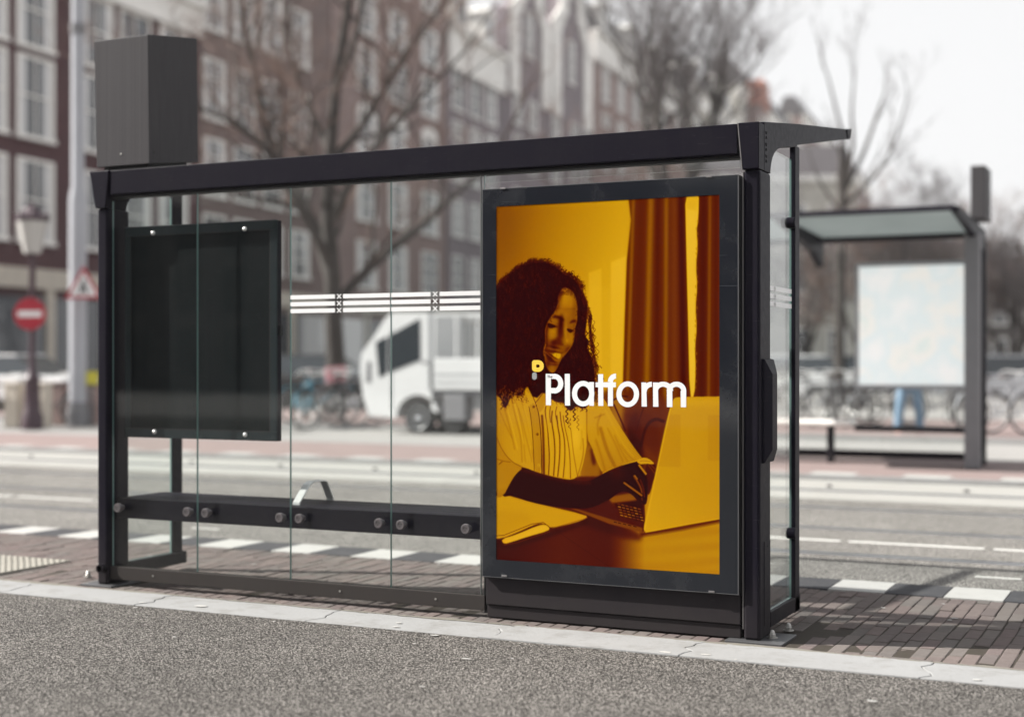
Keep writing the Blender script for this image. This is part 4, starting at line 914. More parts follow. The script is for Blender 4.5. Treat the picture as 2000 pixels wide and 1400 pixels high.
e,w=house(986,1156,zf(1070,150),'w_mauve','mauve brick house with a tall white edged neck gable',[1010,1040,1085,1122,1146],[(zf(1070,560),zf(1070,500)),(zf(1070,460),zf(1070,390)),(zf(1070,350),zf(1070,290)),(zf(1070,270),zf(1070,215))],1.7,None,0,None,0,shop='w_pale')
zt=zf(1070,150); 
for yc,hw,hh,nm in ((-w*.52,w*.42,7.2,'low'),(w*.45,w*.5,9.5,'high')):
    g=MB().prism([(yc-hw,zt),(yc+hw,zt),(yc+hw,zt+hh*.45),(yc+hw*.55,zt+hh*.55),(yc+hw*.5,zt+hh*.86),(yc,zt+hh),(yc-hw*.5,zt+hh*.86),(yc-hw*.55,zt+hh*.55),(yc-hw,zt+hh*.45)],'x',-1,-.01).build('gable',M['w_mauve'],e,off=(0,0,0))
    m=MB()
    for s in (-1,1):
        m.prism([(yc+s*hw*.98,zt-2.5),(yc+s*hw*.60,zt-2.5),(yc+s*hw*.60,zt+hh*.42),(yc+s*hw*.26,zt+hh*.60),(yc+s*hw*.20,zt+hh*.86),(yc+s*hw*.56,zt+hh*.86),(yc+s*hw*.62,zt+hh*.6),(yc+s*hw*.98,zt+hh*.47)],'x',.02,.25)
    m.prism([(yc-hw*.62,zt+hh*.85),(yc+hw*.62,zt+hh*.85),(yc,zt+hh*1.04)],'x',-.02+.045,.35)
    m.build('gable_trim',M['white'],g,off=(0,0,0))
    a,b=window_mesh(1.5,3.2); o=bpy.data.objects.new('window',a); COL.objects.link(o); o.parent=e; o.location=(.0,yc,zt+.6); q=bpy.data.objects.new('pane',b); COL.objects.link(q); q.parent=o
house(1158,1345,zf(1160,64),'w_pink','pinkish brick house with white cornice right of the neck gable house',[1182,1212,1240,1268,1296,1322],[(zf(1182,330),zf(1182,280)),(zf(1182,245),zf(1182,222)),(zf(1182,200),zf(1182,135))],1.9,'white',2.0,'tile',4.2,dorm=4)
house(1347,1438,zf(1350,168),'w_pale','lower pale house with white cornice behind the bare roadside tree',[1362,1382,1402,1420],[(zf(1360,300),zf(1360,270)),(zf(1360,255),zf(1360,215))],2.2,'white',1.6,'tile',3,dorm=3)
house(1440,1566,zf(1480,205),'w_pale','pale house with big mansard roof of dark and orange tiles',[1455,1475,1495,1515,1535,1550],[(zf(1480,330),zf(1480,290)),(zf(1480,270),zf(1480,225))],2.6,'white',1.2,'tile',3.4)
house(1568,1700,zf(1600,262),'w_pink','distant low row house at the far end of the terrace',[1585,1605,1625,1645,1665,1682],[(zf(1600,330),zf(1600,300)),],3.5,'white',1.5,'tile',3)
# orange slope leaning on the mansard
s0=s_of(1468); c=PB+FD*s0; e=empty('tiled_gable_house',(c.x+1.5,c.y,-.05),PHI,label='small gabled house with orange tiled roof beside the mansard house',cat='house',group='houses along the far side of the street')
hz=zf(1450,196); MB().box(-3,0,-3.5,3.5,0,hz).build('wall',M['w_pink'],e,off=(0,0,0)); MB().prism([(-3.7,hz),(3.7,hz),(2.6,hz+3.4),(-1.6,hz+3.4)],'x',-3,.3).build('roof',M['tile_o'],e,off=(0,0,0))
a,b=window_mesh(1.6,2.6)
for yy_ in (-2,0,2): o=bpy.data.objects.new('window',a); COL.objects.link(o); o.parent=e; o.location=(0,yy_,hz-4); q=bpy.data.objects.new('pane',b); COL.objects.link(q); q.parent=o
#opposite
# the row across the near side of the street; the photo shows it mirrored in the glass
x_=-52.
for i,(wd,h,wm_,lb) in enumerate(((9,9.5,'w_dark','brown opposite house mirrored in the timetable case'),(8,8.6,'w_grey','grey opposite house mirrored in the left panes'),(9,10.5,'w_grey','grey opposite house mirrored in the middle panes'),(7.5,9.2,'w_maroon','maroon opposite house mirrored beside the advert'),(8.5,8.2,'w_grey','grey opposite house mirrored at the left of the advert'),(7.5,10.0,'w_maroon','maroon opposite house mirrored in the middle of the advert'),(9,8.8,'w_dark','dark opposite house mirrored at the right of the advert'))):
    x_+=wd; e=empty('canal_house',(x_-wd/2,-40,-.05),math.pi/2,label=lb,cat='house',group='houses on the near side, mirrored in the glass')
    MB().box(-8,0,-wd/2+.02,wd/2-.02,0,h).build('wall',M[wm_],e,off=(0,0,0)); MB().box(-.2,.4,-wd/2+.02,wd/2-.02,h,h+.5).build('cornice',M['white'],e,off=(0,0,0)); MB().prism([(0,h+.5),(-8,h+.5),(-5,h+2.3),(-3,h+2.3)],'y',0,0) if 0 else None
    a,b=window_mesh(1.4,2.1)
    if i==0: OA=a.copy(); OA.materials[0]=M['w_dark']; OB=b.copy(); OB.materials[0]=M['black']
    a,b=OA,OB
    for zr in (.8,3.6,6.2):
        for k in range(3):
            o=bpy.data.objects.new('window',a); COL.objects.link(o); o.parent=e; o.location=(0,-wd/2+wd*(k+.5)/3,zr); q=bpy.data.objects.new('pane',b); COL.objects.link(q); q.parent=o
# pale low building seen past the shelter's right post
def box_house(px,t,wd,dp,h,wall,label,nwin,rows,name='low_house',roof=None,rh=2,pitch=0):
    c=at_t(px,708,t); e=empty(name,(c.x,c.y,-.05),TH,label=label,cat='house')
    MB().box(-wd/2,wd/2,0,dp,0,h).build('wall',M[wall],e,off=(0,0,0)); MB().box(-wd/2-.1,wd/2+.1,-.25,dp,h,h+.35).build('cornice',M['white'],e,off=(0,0,0))
    if roof: MB().prism([(-.2,h+.35),(dp,h+.35),(dp*.7,h+.35+rh),(dp*.3,h+.35+rh)],'x',-wd/2,wd/2).build('roof',M[roof],e,off=(0,0,0))
    for (z0,z1) in rows:
        a,b=window_mesh(wd/nwin*.5,z1-z0)
        for k in range(nwin):
            o=bpy.data.objects.new('window',a); COL.objects.link(o); o.parent=e; o.location=(-wd/2+wd*(k+.5)/nwin,0,z0); o.rotation_euler=(0,0,-math.pi/2); q=bpy.data.objects.new('pane',b); COL.objects.link(q); q.parent=o
    return e
box_house(1520,78,8.6,8,11.2,'w_pale','pale rendered house seen between the right posts of the near shelter',4,[(1,3.2),(4.4,6.6),(7.8,10)],roof='tile',rh=2)
box_house(1650,84,7.0,8,8.8,'w_grey','grey low house behind the left half of the far shelter',4,[(1,3),(4.4,6.4)],roof='tile',rh=1.6)
box_house(1790,92,8.5,8,7.6,'w_dark','dark low house behind the map panel of the far shelter',4,[(1,3),(4.2,6.2)],roof='tile',rh=1.5)
box_house(1985,98,9.5,8,7.0,'w_dark','dark low house at the right edge behind the parked silver car',4,[(1,3),(4.0,6.0)],roof='tile',rh=1.5)

# =============================================================== bare trees
def tree(px,t,h,seed,label,limbs=None,r0=.24,twig='twig',dens=1.,spread=.9,cat='tree',gravity=0,name='bare_tree',fork=.33):
    rg=random.Random(seed); c=at_t(px,708,t); root=empty(name,(c.x,c.y,-.02),0,label=label,cat=cat,group='bare winter trees')
    T=MB();Cn=MB(); right=Vector((RT[0],RT[1],0)); tips=[]
    def limb(p,d,L,r,lv):
        n=5 if lv<2 else 3; pts=[p];rs=[r]; d=d.normalized()
        for i in range(n):
            j=Vector((rg.uniform(-1,1),rg.uniform(-1,1),rg.uniform(-.5,.9)))*(.20+.05*lv); d=(d+j).normalized(); d.z+=.05-gravity; d.normalize()
            pts.append(pts[-1]+d*L/n); rs.append(r*(1-.62*(i+1)/n))
        (T if lv<2 else Cn).tube(pts,rs,6 if lv<2 else 3,cap=False)
        if lv>=4: return
        k={0:6,1:6,2:5,3:5}[lv]; k=max(2,int(k*dens+rg.random()))
        for i in range(k):
            f=rg.uniform(.30,1) if lv else rg.uniform(.35,1); q=f*n; a=min(int(q),n-1); P_=pts[a].lerp(pts[a+1],q-a)
            dd=(pts[a+1]-pts[a]).normalized(); ax=Vector((rg.uniform(-1,1),rg.uniform(-1,1),rg.uniform(-.35,.8))); nd=(dd*.75+ax.normalized()*spread).normalized()
            limb(P_,nd,L*rg.uniform(.42,.66),max(.006,rs[a]*rg.uniform(.4,.62)),lv+1)
    if limbs is None:
        pts=[Vector((0,0,0))]
        for k in range(1,5): pts.append(Vector((rg.uniform(-.06,.06)*k,rg.uniform(-.06,.06)*k,h*fork*k/4)))
        T.tube(pts,[r0*1.25,r0,r0*.94,r0*.9,r0*.86],10,cap=False)
        k=rg.randint(4,5)
        for i in range(k):
            a=2*math.pi*i/k+rg.uniform(-.4,.4); limb(pts[-1]-Vector((0,0,rg.uniform(0,.4))),Vector((math.cos(a)*.62,math.sin(a)*.62,1)),h*(1-fork)*rg.uniform(.75,1.0),r0*rg.uniform(.45,.65),0)
    else:
        for pl,ra,rb in limbs:
            ra*=.8;rb*=.8; pts=[right*a+Vector((-FW[0]*0+FW[0]*b,FW[1]*b,z)) for a,b,z in pl]; n=len(pts)
            rs=[ra+(rb-ra)*i/(n-1) for i in range(n)]; sp=[];sr=[]
            for i in range(n-1):
                for k in range(3):
                    f=k/3; p0=pts[max(i-1,0)];p1=pts[i];p2=pts[i+1];p3=pts[min(i+2,n-1)]
                    sp.append(.5*((2*p1)+(p2-p0)*f+(2*p0-5*p1+4*p2-p3)*f*f+(3*p1-p0-3*p2+p3)*f**3)); sr.append(rs[i]+(rs[i+1]-rs[i])*f)
            sp.append(pts[-1]); sr.append(rs[-1]); T.tube(sp,sr,9,cap=False)
            if ra<.23:
                for i in range(2,len(sp)):
                    if rg.random()<.85*dens:
                        dd=(sp[i]-sp[i-1]).normalized(); ax=Vector((rg.uniform(-1,1),rg.uniform(-1,1),rg.uniform(-.3,1))).normalized(); limb(sp[i],dd*.6+ax*spread,rg.uniform(1.6,3.0)*h/13,sr[i]*.5,1)
                limb(sp[-1],(sp[-1]-sp[-2]),2.6*h/13,sr[-1],1)
    T.build('trunk',M['bark'],root,smooth=True,recalc=False,off=(0,0,0)); Cn.build('crown',M[twig],root,recalc=False,off=(0,0,0))
    return root
def lp3(px,py,b=0,t=33,c=650): return ((px-c)*t/FPX,b,CH+.02+(708-py)*t/FPX)
L3=lambda *q:[lp3(*a) for a in q]
tree(650,33,13,11,'big bare tree with arching limbs behind the middle panes',limbs=[
 (L3((660,815),(655,700),(650,600),(648,520),(640,420),(645,300),(655,180),(672,60),(690,-60)),.30,.12),
 (L3((650,560,0),(620,470,.5),(585,400,.9),(545,320,1.2),(512,255,1),(490,150,.6),(470,30,.3),(462,-70,0)),.21,.07),
 (L3((648,520,0),(610,440,-.6),(560,350,-1),(530,300,-1.2),(470,255,-1.4),(430,240,-1.6)),.15,.05),
 (L3((652,600,0),(700,540,.4),(760,480,.8),(820,430,1.2),(880,370,1.4),(940,320,1.6)),.17,.06),
 (L3((645,440,0),(690,360,-.5),(740,300,-.9),(800,240,-1.2),(850,190,-1.4)),.14,.05),
 (L3((645,320,0),(700,240,.6),(750,150,.9),(800,60,1.1),(860,-20,1.3)),.14,.05),
 (L3((646,300,0),(600,210,.6),(560,120,.9),(540,20,1.1)),.13,.05),
 (L3((655,180,0),(700,90,-.7),(720,0,-.9),(760,-80,-1)),.11,.04)],twig='twig',dens=.74)
tree(1322,47,12.6,5,'tall bare tree rising above the right half of the near shelter roof',r0=.33,twig='twig2',dens=1.15,spread=.7,fork=.48)
tree(1225,62,10.0,8,'farther bare tree left of the tall tree above the advert',r0=.2,twig='twig',dens=.9,fork=.45)
tree(1425,66,10.0,18,'slim bare tree right of the tall tree, above the roof corner',r0=.16,twig='twig2',dens=.9,fork=.45)
# pollard with a few straight shoots
def pl(px,py,b=0): return lp3(px,py,b,40,1640)
tree(1640,40,7,23,'pollarded tree with a few long straight shoots against the sky',limbs=[
 ([pl(1640,800),pl(1640,650),pl(1642,500),pl(1645,380)],.20,.14),
 ([pl(1645,390),pl(1655,300,.2),pl(1640,220,.3),pl(1622,140,.4)],.10,.03),([pl(1648,370),pl(1662,290,-.2),pl(1660,220,-.2),pl(1664,150,-.3)],.09,.025),
 ([pl(1650,370),pl(1690,300,.3),pl(1725,210,.5),pl(1738,180,.6)],.09,.03),([pl(1650,400),pl(1700,350,-.3),pl(1735,290,-.5),pl(1752,230,-.6)],.08,.025),([pl(1645,420),pl(1610,360,.3),pl(1590,310,.4)],.07,.025)],twig='twig2',dens=.42,spread=.35)
for i,(px,t,h,lb) in enumerate(((1585,60,8.2,'bushy bare tree left of the pollard behind the far shelter roof'),(1690,52,8.0,'bushy bare tree right of the pollard above the far shelter'),(1762,50,8.8,'rounded bare tree above the middle of the far shelter'),(1838,54,8.6,'rounded bare tree above the right end of the far shelter'),(1962,48,6.6,'low dense bare tree right of the far shelter'),(2040,50,7.0,'bare tree cut by the right edge of the photo'))):
    tree(px,t,h*.72,40+i*3,lb,r0=.16,twig='twig' if i%2 else 'twig2',dens=1.12,spread=1.15,fork=.30)

# =============================================================== street furniture on the left
c=at_z(152,832,0); e=empty('tram_mast',c,label='tall light grey tram mast with thicker lower half behind the left post',cat='mast')
def zt_(py,t=27.9): return CH+(708-py)*t/FPX
m=MB(); m.lathe([(.17,0),(.17,zt_(392)),(.15,zt_(375)),(.125,zt_(365)),(.12,9.5),(.10,13)],c,'z',20); m.build('shaft',M['mast'],e,smooth=True)
MB().lathe([(.21,0),(.21,.30),(.185,.42),(.178,.47)],c,'z',20).build('mast_foot',M['grey_pl'],e,smooth=True)
MB().lathe([(.145,-.1),(.145,.1)],c+Vector((0,0,zt_(55))),'z',20).build('mast_clamp',M['grey_pl'],e)
ws=at_t(163,560,27.4); e=empty('warning_sign',(ws.x,ws.y,0),TH,label='red and white triangular pedestrian warning sign on the grey mast',cat='sign')
def tri(s): return [(-s,-s*.577),(s,-s*.577),(0,s*1.155)]
z=CH+(708-562)*27.4/FPX
MB().prism([(a,b+z) for a,b in tri(.37)],'y',0,.02).build('sign_plate',M['red'],e,off=(0,0,0)); MB().prism([(a,b+z) for a,b in tri(.27)],'y',-.005,-.001).build('sign_face',M['signwhite'],e,off=(0,0,0))
m=MB(); m.lathe([(.035,0),(.035,.003)],(0,-.009,z+.13),'y',12); m.prism([(-.03,z+.09),(.03,z+.09),(.09,z-.12),(.05,z-.12),(0,z-.02),(-.06,z-.12),(-.10,z-.12)],'y',-.009,-.006); m.build('walking_figure',M['black'],e,off=(0,0,0))
MB().box(-.03,.03,.02,.2,z-.2,z+.2).build('bracket',M['mast'],e,off=(0,0,0))
c=at_z(63,838,0); e=empty('street_lantern',c,label='maroon cast iron lantern post with opal glass head',cat='street lamp')
m=MB(); m.lathe([(.20,0),(.20,.25),(.15,.35),(.13,.9),(.16,.95),(.09,1.05),(.065,1.2),(.055,3.2),(.09,3.25),(.05,3.3),(.07,3.4)],c,'z',16); m.build('post',M['lamp_maroon'],e,smooth=True)
m=MB(); m.lathe([(.16,3.3),(.28,3.85),(.29,3.9)],c,'z',8); m.build('lantern_glass',M['lampglass'],e)
m=MB(); m.lathe([(.31,3.9),(.31,3.96),(.17,4.08),(.12,4.16),(.04,4.2),(.03,4.26)],c,'z',8)
for k in range(8): a=k*math.pi/4; m.lathe([(.03,3.95),(.035,4.02),(.01,4.1)],(c.x+.28*math.cos(a),c.y+.28*math.sin(a),c.z),'z',6)
m.build('lantern_crown',M['lamp_maroon'],e)
p=at_t(58,613,26.5); e=empty('no_entry_sign',(p.x,p.y,0),TH,label='round red no entry sign with white bar on the lantern post',cat='sign')
MB().lathe([(.30,0),(.30,.02)],(0,0,p.z),'y',40).build('sign_plate',M['red'],e,off=(0,0,0)); MB().box(-.22,.22,-.006,-.002,p.z-.055,p.z+.055).build('white_bar',M['signwhite'],e,off=(0,0,0)); MB().box(-.04,.04,.02,.7,p.z-.03,p.z+.03).build('bracket',M['lamp_maroon'],e,off=(0,0,0))
for px,t,mat,lb in ((28,27.5,'cream','beige stone bollard left of the lantern post'),(82,27.5,'cream','beige stone bollard right of the lantern post'),(118,28.5,'w_pink','brown brick bollard left of the grey mast'),(182,28.5,'w_pink','brown brick bollard between grey mast and shelter post'),(-25,27.5,'cream','beige stone bollard cut by the left edge')):
    c=at_t(px,708,t); e=empty('stone_bollard',(c.x,c.y,0),.2,label=lb,cat='bollard',group='stone and brick bollards')
    m=MB(); m.box(-.14,.14,-.14,.14,.0,.80); m.build('block',M[mat],e,off=(0,0,0),bevel=.02); MB().box(-.155,.155,-.155,.155,.80,.87).build('cap',M[mat],e,off=(0,0,0),bevel=.02)
c=at_t(176,738,28); e=empty('yellow_plate',(c.x,c.y,0),TH,label='small yellow plate on a short pole right of the mast',cat='sign'); MB().box(-.16,.16,0,.02,c.z-.13,c.z+.13).build('plate',M['yellow'],e,off=(0,0,0)); MB().lathe([(.03,0),(.03,c.z+.1)],(0,.05,0),'z',10).build('pole',M['grey_pl'],e,off=(0,0,0))

# =============================================================== bicycles
def bike(mat,crate=False):
    e=empty('bicycle',(0,0,0)); Z0=(0,0,0)
    for x in (-.53,.53):
        w_=MB().torus((x,0,.345),.328,.019,'y',24,6).build('wheel',M['rubber'],e,off=Z0,smooth=True)
        m=MB().torus((x,0,.345),.303,.009,'y',24,5)
        for k in range(9): a=k*math.pi/4.5; m.tube([(x,0,.345),(x+.3*math.cos(a),0,.345+.3*math.sin(a))],.0025,3,False)
        m.lathe([(.022,-.03),(.022,.03)],(x,0,.345),'y',8); m.build('rim',M['steel'],w_,off=Z0)
    m=MB(); bb=(-.08,0,.30); hd=(.38,0,.88); st=(-.22,0,.80)
    for a,b in ((bb,(.42,0,.70)),(st,hd),(bb,(-.25,0,.93)),(bb,(-.53,0,.345)),(st,(-.53,0,.345)),((.36,0,.95),(.53,0,.345))): m.tube([a,b],.017,7)
    m.tube([(-.85,0,.46),(-.78,0,.62),(-.6,0,.735),(-.42,0,.71)],.022,6); m.tube([(.3,0,.66),(.5,0,.735),(.72,0,.68)],.02,6)
    m.build('frame',M[mat],e,off=Z0,smooth=True)
    MB().tube([(.20,-.28,1.02),(.30,-.24,1.06),(.36,-.05,1.04),(.36,.05,1.04),(.30,.24,1.06),(.20,.28,1.02)],.014,7).tube([(.36,0,1.05),(.36,0,.93)],.014,7).build('handlebar',M['steel'],e,off=Z0,smooth=True)
    MB().add([(-.40,-.09,.97),(-.40,.09,.97),(-.12,.02,.98),(-.12,-.02,.98),(-.40,-.09,.93),(-.40,.09,.93),(-.12,.02,.95),(-.12,-.02,.95)],[(0,1,2,3),(4,7,6,5),(0,3,7,4),(1,5,6,2),(0,4,5,1),(2,6,7,3)]).build('saddle',M['leather'],e,off=Z0,bevel=.015)
    MB().box(-.75,-.35,-.07,.07,.735,.75).build('luggage_rack',M['bike_k'],e,off=Z0)
    if crate: 
        m=MB(); m.box(.45,.85,-.2,.2,.80,.82)
        for b in ((.45,.47,-.2,.2),(.83,.85,-.2,.2),(.4701,.8299,-.2,-.18),(.4701,.8299,.18,.2)): m.box(*b,.8201,1.12)
        m.build('front_crate',M['pink'],e,off=Z0)
    return e
bikes=[bike('bike_k'),bike('bike_b'),bike('bike_g'),bike('bike_k',True)]
spots=[(12,28.5,1.3,0,'black bicycle by the leftmost bollard'),(98,28.0,1.0,0,'black bicycle between the lantern post and the mast'),
 (572,28.5,.9,0,'black bicycle at the left end of the cluster seen beside the timetable case'),(598,27.5,1.9,1,'teal bicycle left of the one with the pink crate, nearest the kerb'),(622,28.6,.7,1,'second teal bicycle in the cluster left of the white truck'),(648,27.4,1.1,0,'black bicycle under the big tree trunk'),(668,28.2,2.2,3,'bicycle with faded pink front crate left of the white truck'),(694,28.8,.9,2,'grey bicycle directly left of the truck nose'),(633,29.6,2.0,2,'grey bicycle at the back of the cluster by the tree'),
 (1548,26.5,1.0,0,'black bicycle seen through the right side glass'),(1590,27.2,.5,2,'grey bicycle right of the thin rear post'),(1622,26.8,1.9,0,'black bicycle behind the bench end of the far shelter'),(1652,27.8,.8,2,'grey bicycle left of the map panel'),(1684,26.8,1.2,0,'black bicycle under the left edge of the map panel'),(1728,27.6,.6,0,'black bicycle under the map panel left of the standing person'),(1832,27.0,.4,2,'grey bicycle under the map panel right of the standing person'),(1868,27.8,2.0,0,'black bicycle behind the right post of the far shelter'),
 (1952,23.5,.75,2,'grey bicycle just right of the far shelter'),(1992,24.2,.65,2,'grey bicycle cut by the right edge of the photo')]
used=set()
for px,t,rz,k,lb in spots:
    c=at_t(px,708,t); b=bikes[k] if k not in used else copy_tree(bikes[k]); used.add(k)
    b.location=(c.x,c.y,.055 if c.y>23.5 else -.02); b.rotation_euler=(math.radians(R.uniform(-5,5)),0,rz); tag(b,lb,'bicycle','bicycles parked across the road')

# =============================================================== parked cars
def car(mat):
    e=empty('parked_car',(0,0,0)); Z0=(0,0,0)
    body=[(-2.1,.32),(-2.12,.62),(-2.0,.85),(-1.3,.93),(1.25,.93),(1.95,.82),(2.1,.62),(2.1,.34),(1.72,.30),(1.6,.52),(1.38,.64),(1.12,.64),(.90,.52),(.80,.28),(-.85,.28),(-.96,.52),(-1.16,.64),(-1.42,.64),(-1.64,.52),(-1.75,.30)]
    MB().prism(body,'y',-.84,.84).build('body',M[mat],e,off=Z0,bevel=.05)
    MB().add([(-1.75,-.76,.925),(1.15,-.76,.925),(1.15,.76,.925),(-1.75,.76,.925),(-1.35,-.60,1.42),(.35,-.60,1.45),(.35,.60,1.45),(-1.35,.60,1.42)],[(0,3,2,1),(0,1,5,4),(1,2,6,5),(2,3,7,6),(3,0,4,7)]).build('cabin_glass',M['darkglass'],e,off=Z0,bevel=.03)
    MB().box(-1.40,.40,-.62,.62,1.40,1.465).build('roof',M[mat],e,off=Z0,bevel=.04)
    for x in (-1.30,1.25):
        for s in (-1,1):
            w_=MB().lathe([(.20,-.09),(.31,-.085),(.31,.085),(.20,.09)],(x,s*.76,.31),'y',20).build('wheel',M['rubber'],e,off=Z0)
            MB().lathe([(.20,-.095),(.05,-.08)] if s<0 else [(.05,.08),(.20,.095)],(x,s*.76,.31),'y',20).build('rim',M['bike_g'],w_,off=Z0)
    for s in (-1,1): MB().box(2.06,2.13,s*.60-.14,s*.60+.14,.62,.76).build('headlight',M['lampglass'],e,off=Z0,bevel=.02); MB().box(-2.14,-2.08,s*.64-.12,s*.64+.12,.62,.80).build('tail_light',M['red'],e,off=Z0,bevel=.02)
    return e
for i,(px,t,rz,mt,lb) in enumerate(((38,37,.1,'truck','white parked car behind the lantern post'),(628,37,.15,'bike_k','black parked car behind the bicycle cluster and tree'),(1972,40,.2,'car_s','silver parked car at the right edge of the photo'),(1590,42,.1,'truck','white parked car seen between post and far shelter'),(1700,44,.2,'bike_k','dark parked car behind the far shelter'))):
    b=car(mt); c=at_t(px,708,t); b.location=(c.x,c.y,.0); b.rotation_euler=(0,0,rz); tag(b,lb,'car','cars parked along the houses')

# =============================================================== small white truck
Y=22.1; tr=empty('utility_truck',(at_y(817,845,Y).x,Y+.65,-.02),label='small white electric utility truck with caged load bed',cat='truck')
def TP(*l): return [(at_y(l[i],l[i+1],Y).x,at_y(l[i],l[i+1],Y).z) for i in range(0,len(l),2)]
wheelL=[(776+43*0,812)]
arch=[]
for k in range(9): a=math.radians(185-k*22); arch+= [815+41*math.cos(a),812-41*math.sin(a)]
cab=TP(836,611,766,611,752,622,727,662,706,690,703,724,708,772,720,812,774,816,*arch[0:18],843,800,843,764,838,762)
MB().prism(cab,'y',Y,Y+1.35).build('cab',M['truck'],tr,bevel=.05)
def inset(name,poly,mat,d=.012,y0=None): return MB().prism(poly,'y',Y-d,Y+.002).build(name,M[mat],tr,bevel=.004)
inset('side_window',TP(760,655,820,622,821,703,760,727),'darkglass'); inset('quarter_window',TP(734,668,756,657,756,728,740,737),'darkglass')
a=TP(728,664,750,627,703,722,706,692); m=MB(); m.add([(a[0][0]-.02,Y+.12,a[0][1]),(a[0][0]-.02,Y+1.23,a[0][1]),(a[1][0]-.02,Y+1.23,a[1][1]),(a[1][0]-.02,Y+.12,a[1][1]),(a[0][0]+.1,Y+.12,a[0][1]),(a[0][0]+.1,Y+1.23,a[0][1]),(a[1][0]+.1,Y+1.23,a[1][1]),(a[1][0]+.1,Y+.12,a[1][1])],[(0,1,2,3),(4,7,6,5),(0,4,5,1),(1,5,6,2),(2,6,7,3),(3,7,4,0)]); m.build('windscreen',M['darkglass'],tr)
inset('headlight',TP(718,705,724,705,724,746,715,746,716,720),'grey_pl'); inset('door_handle',TP(824,705,834,705,834,709,824,709),'grey_pl'); inset('door_seam',TP(764,640,766,640,766,800,764,800),'grey_pl',.004)
wx=TP(817,812)[0]
for (px,pz,r,yy,mt) in ((817,814,.285,Y+.09,'steel'),(885,822,.235,Y+.12,'rubber'),(817,814,.285,Y+1.26,'steel'),(1010,814,.285,Y+.09,'steel'),(1010,814,.285,Y+1.26,'steel')):
    q=TP(px,pz)[0]; w_=MB().lathe([(r*.62,-.09),(r,-.08),(r,.08),(r*.62,.09)],(q[0],yy,r-.02),'y',28).build('wheel',M['rubber'],tr,smooth=True)
    MB().lathe([(r*.70,-.07),(r*.68,-.10),(r*.55,-.075),(r*.25,-.07),(r*.22,-.10),(.01,-.105)],(q[0],yy,r-.02),'y',24).build('rim',M['bike_g'] if mt=='steel' else M['rubber'],w_,smooth=True)
x0=TP(843,764)[0]; x1=TP(1110,764)[0]; zb0=TP(900,762)[0][1]; zb1=TP(900,700)[0][1]; zt=TP(900,611)[0][1]
MB().box(x0[0],x1[0],Y+.05,Y+1.30,zb0-.10,zb0-.01).build('chassis',M['grey_pl'],tr)
MB().box(x0[0]+.03,x1[0],Y,Y+1.35,zb0,zb1).build('load_bed',M['truck'],tr,bevel=.015)
for z in (zb0+.14,zb0+.28): MB().box(x0[0]+.04,x1[0],Y-.012,Y-.001,z-.006,z+.006).build('bed_seam',M['bike_g'],tr)
m=MB()
for k in range(7):
    x=x0[0]+.06+(x1[0]-x0[0]-.1)*k/6
    for yy in (Y+.03,Y+1.32): m.box(x-.018,x+.018,yy-.018,yy+.018,zb1,zt-.05)
for yy in (Y+.03,Y+1.32): m.box(x0[0]+.03,x1[0],yy-.02,yy+.02,zt-.05,zt)
m.build('cage_frame',M['truck'],tr)
m=MB(); n=70
for yy in (Y+.03,Y+1.32):
    for k in range(n): x=x0[0]+.05+(x1[0]-x0[0]-.1)*k/n; m.tube([(x,yy,zb1),(x,yy,zt-.05)],.0035,3,False)
    for k in range(12): z=zb1+(zt-zb1)*k/12; m.tube([(x0[0],yy,z),(x1[0],yy,z)],.0035,3,False)
m.build('cage_mesh',M['steel'],tr)
bx_=TP(866,770,908,822); MB().box(bx_[0][0],bx_[1][0],Y+.0,Y+.35,bx_[1][1],bx_[0][1]-.0).build('battery_box',M['grey_pl'],tr,bevel=.02)
MB().box(x0[0]+1.1,x0[0]+1.9,Y+.35,Y+1.0,zb1-.05,zb1+.42).build('load',M['leather'],tr,bevel=.1)

# =============================================================== shelter on the far platform
fs=empty('far_bus_shelter',(-4.2,16.9,.052),label='blurred second bus shelter with white map panel across the tracks',cat='bus shelter')
G=.052
xr=at_y(1908,900,17.0).x; xl=xr-4.25
for x in (xl,xr):
    MB().box(x-.05,x+.05,17.34,17.46,G,2.66).build('rear_post',CT,fs,bevel=.01); MB().box(x-.085,x+.085,16.58,16.72,G,2.70).build('front_post',M['grey_pl'],fs,bevel=.02)
    m=MB(); m.mi=0; m.box(x-.01,x+.01,16.72,17.34,.25,2.50); m.build('side_glass',[M['glass']],fs)
    MB().box(x-.03,x+.03,16.72,17.34,.10,.2).build('side_rail',CT,fs)
    MB().prism([(17.46,2.56),(17.46,2.80),(15.35,2.88),(15.32,2.82),(16.55,2.68),(16.72,2.56)],'x',x-.04,x+.04).build('roof_arm',CT,fs)
for x in (xl+1.05,xl+2.35): MB().prism([(17.40,2.42),(17.40,2.78),(15.45,2.86),(15.45,2.81),(17.0,2.58)],'x',x-.045,x+.045).build('roof_rib',CT,fs)
MB().box(xl,xr,17.36,17.46,2.715,2.79).build('rear_beam',CT,fs); MB().prism([(15.30,2.84),(15.40,2.835),(15.40,2.885),(15.32,2.89)],'x',xl,xr).build('roof_edge_beam',CT,fs)
MB().prism([(15.40,2.85),(17.38,2.775),(17.38,2.79),(15.40,2.865)],'x',xl+.05,xr-.05).build('roof_panel',M['frost'],fs)
for k in range(4): a=xl+.06+(xr-xl-.12)*k/4; MB().box(a+.01,a+(xr-xl-.12)/4-.01,17.40,17.412,.20,2.60).build('glass_pane',M['glass'],fs)
MB().box(xl,xr,17.38,17.43,.10,.19).build('bottom_rail',CT,fs)
p0=at_y(1678,522,17.25); p1=at_y(1886,752,17.25)
